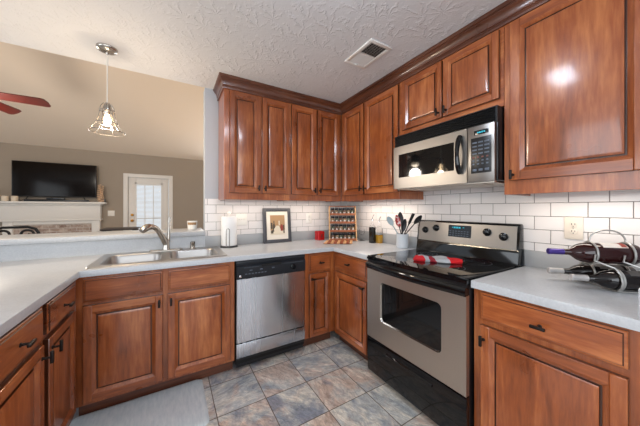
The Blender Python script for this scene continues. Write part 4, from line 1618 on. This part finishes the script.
# patio door with blinds
d = struct(MB().box(-2.895, -2.812, LY - 0.022, LY - 0.001, 0.0, 2.075, 0.004).box(-2.018, -1.935, LY - 0.022, LY - 0.001, 0.0, 2.075, 0.004)
           .box(-2.812, -2.018, LY - 0.022, LY - 0.001, 1.995, 2.075, 0.004).build('trim_1', 'white'))
d = MB()
gx0, gx1, gz0, gz1 = -2.665, -2.165, 0.25, 1.86
d.box(-2.806, gx0, LY + 0.01, LY + 0.05, 0.005, 1.99, 0.003)
d.box(gx1, -2.024, LY + 0.01, LY + 0.05, 0.005, 1.99, 0.003)
d.box(gx0, gx1, LY + 0.01, LY + 0.05, 0.005, gz0, 0.003)
d.box(gx0, gx1, LY + 0.01, LY + 0.05, gz1, 1.99, 0.003)
for a, b, c_, e in ((gx0 - 0.02, gx0 + 0.012, gz0 - 0.02, gz1 + 0.02), (gx1 - 0.012, gx1 + 0.02, gz0 - 0.02, gz1 + 0.02)):
    d.box(a, b, LY + 0.002, LY + 0.012, c_, e, 0.003)
d.box(gx0 - 0.02, gx1 + 0.02, LY + 0.002, LY + 0.012, gz1 - 0.012, gz1 + 0.02, 0.003)
DO = struct(d.build('door_1', 'white'))
MB().box(gx0, gx1, LY + 0.036, LY + 0.042, gz0, gz1).build('door_pane', 'pane', DO, smooth=0)
mb = MB()
for x in (gx0 + 0.167, gx0 + 0.333):
    mb.box(x - 0.008, x + 0.008, LY + 0.030, LY + 0.035, gz0, gz1)
for z in (0.65, 1.05, 1.45):
    mb.box(gx0, gx1, LY + 0.030, LY + 0.035, z - 0.008, z + 0.008)
mb.build('door_muntins', 'white', DO, smooth=0)
mb = MB()
z = gz0 + 0.03
while z < gz1 - 0.03:
    mb.rings([[(x, LY + 0.014, z - 0.007), (x, LY + 0.015, z - 0.006), (x, LY + 0.029, z + 0.009), (x, LY + 0.028, z + 0.008)] for x in (gx0 + 0.008, gx1 - 0.008)])
    z += 0.030
mb.box(gx0 + 0.006, gx1 - 0.006, LY + 0.013, LY + 0.030, gz1 - 0.035, gz1 - 0.004, 0.002)
mb.build('door_blind', 'blind', DO, smooth=0)
mb = MB()
for z, r in ((1.00, 0.028), (1.13, 0.022)):
    mb.lathe([(0.030, 0.010), (0.030, 0.004), (0.012, 0.0), (0.012, -0.02), (r, -0.03), (r, -0.045), (0.012, -0.055)], (-2.735, LY, z), 'Y', 16)
mb.build('door_knob', 'brass', DO)
mb = MB()
mb.lathe([(0.018, 0.010), (0.018, -0.006)], (-2.12, LY, 1.915), 'Y', 12)
mb.build('door_sensor', 'white_plastic', DO)
struct(MB().box(-6.4, -4.80, LY - 0.016, LY - 0.001, 0.0, 0.12, 0.003).build('baseboard_living', 'white'))

# ceiling fan
fn = thing('ceiling_fan', 'red-brown wooden ceiling fan hanging from the vaulted living room ceiling', 'fan', (-3.773, 1.302, 2.45))
MB().lathe([(0.02, -0.085), (0.075, -0.09), (0.095, -0.11), (0.085, -0.15), (0.05, -0.18), (0.002, -0.19)], (0, 0, 0), 'Z', 24).build('added_light_bowl', 'added_fan_bowl', fn)  # added glowing bowl, out of view, goes with the fan's fill light
MB().lathe([(0.02, -0.09), (0.075, -0.075), (0.105, -0.03), (0.105, 0.05), (0.06, 0.09), (0.02, 0.10)], (0, 0, 0), 'Z', 24).build('motor', 'bronze', fn)
MB().tube([(0, 0, 0.09), (0, 0, 1.62)], 0.012, 10).build('downrod', 'bronze', fn)
for k in range(5):
    a = math.radians(1 + 72 * k)
    rm = Matrix.Rotation(a, 4, 'Z') @ Matrix.Rotation(math.radians(-20), 4, 'X')
    mb = MB()
    bm = bmesh.new()
    o_ = [(0.17, -0.050), (0.30, -0.060), (0.58, -0.068), (0.612, -0.060), (0.636, -0.010), (0.640, 0.045), (0.628, 0.062), (0.60, 0.068), (0.30, 0.060), (0.17, 0.050)]
    A = [bm.verts.new((x, y, -0.004)) for x, y in o_]
    B = [bm.verts.new((x, y, 0.004)) for x, y in o_]
    n = len(o_)
    for i in range(n): bm.faces.new((A[i], A[(i + 1) % n], B[(i + 1) % n], B[i]))
    bm.faces.new(list(reversed(A)))
    bm.faces.new(B)
    mb.merge(bm, 0, rm)
    bl = mb.build('blade', 'fan_wood', fn, smooth=0)
    mb = MB()
    p = [rm @ Vector(q) for q in ((0.09, 0, 0.0), (0.15, 0, -0.010), (0.24, 0, -0.008))]
    mb.tube(p, 0.010, 8)
    mb.build('blade_arm', 'bronze', bl)

# wrought-iron scroll chair back just over the ledge
ch = thing('bar_chair', 'black wrought-iron chair back scroll showing above the ledge at far left', 'chair', (-3.205, 0.80, 0))
mb = MB()
mb.tube([(-0.15, 0, 0.66), (-0.15, 0, 1.05), (-0.13, 0, 1.088), (-0.08, 0, 1.108), (0.08, 0, 1.108), (0.13, 0, 1.088), (0.15, 0, 1.05), (0.15, 0, 0.66)], 0.013, 8)
for s in (-1, 1):
    sp_ = []
    for k in range(26):
        a = 2.2 * PI * k / 25
        r = 0.052 * (1 - k / 32)
        sp_.append((s * (0.070 + r * math.cos(a)), 0, 1.035 + r * math.sin(a)))
    mb.tube(sp_, 0.010, 8)
mb.build('back_scroll', 'iron', ch)
MB().rings([rrect(-0.21 + d, 0.21 - d, -0.02 + d, 0.38 - d, 0.05, z, 5) for d, z in ((0.01, 0.62), (0, 0.63), (0, 0.655), (0.01, 0.665))]).build('seat', 'dark_wood', ch)
for x in (-0.18, 0.18):
    for y in (0.01, 0.34):
        MB().tube([(x, y, 0.63), (x * 1.1, y, 0.0)], 0.011, 8).build('leg', 'iron', ch)

# dark console behind the ledge
cs = thing('console_table', 'dark thin-topped table edge showing behind the ledge left of faucet', 'table', (-2.51, 1.45, 0))
MB().box(-0.19, 0.18, -0.18, 0.18, 1.012, 1.030, 0.004).build('tabletop', 'dark_wood', cs)
for x in (-0.15, 0.14):
    for y in (-0.14, 0.14):
        MB().box(x - 0.02, x + 0.02, y - 0.02, y + 0.02, 0, 1.012, 0.002).build('leg', 'dark_wood', cs)

# added lamp, unseen behind the back wall, for warm light in the living room
fl = thing('added_warm_lamp', 'added floor lamp, unseen, warming the living room behind the tiled wall', 'lamp', (-0.75, 2.3, 0))
MB().lathe([(0.14, 0), (0.14, 0.015), (0.02, 0.03)], (0, 0, 0), 'Z', 24).build('base', 'bronze', fl)
MB().tube([(0, 0, 0.02), (0, 0, 1.50)], 0.012, 10).build('pole', 'bronze', fl)
MB().lathe([(0.20, 1.42), (0.13, 1.68), (0.127, 1.68), (0.197, 1.42)], (0, 0, 0), 'Z', 28, cap0=False, cap1=False).build('lamp_shade', 'candle', fl)
MB().sphere((0, 0, 1.55), 0.035).build('bulb', 'bulb', fl)
point('added_warm_light', (-0.75, 2.3, 1.62), 40, (1.0, 0.72, 0.42), 0.05)
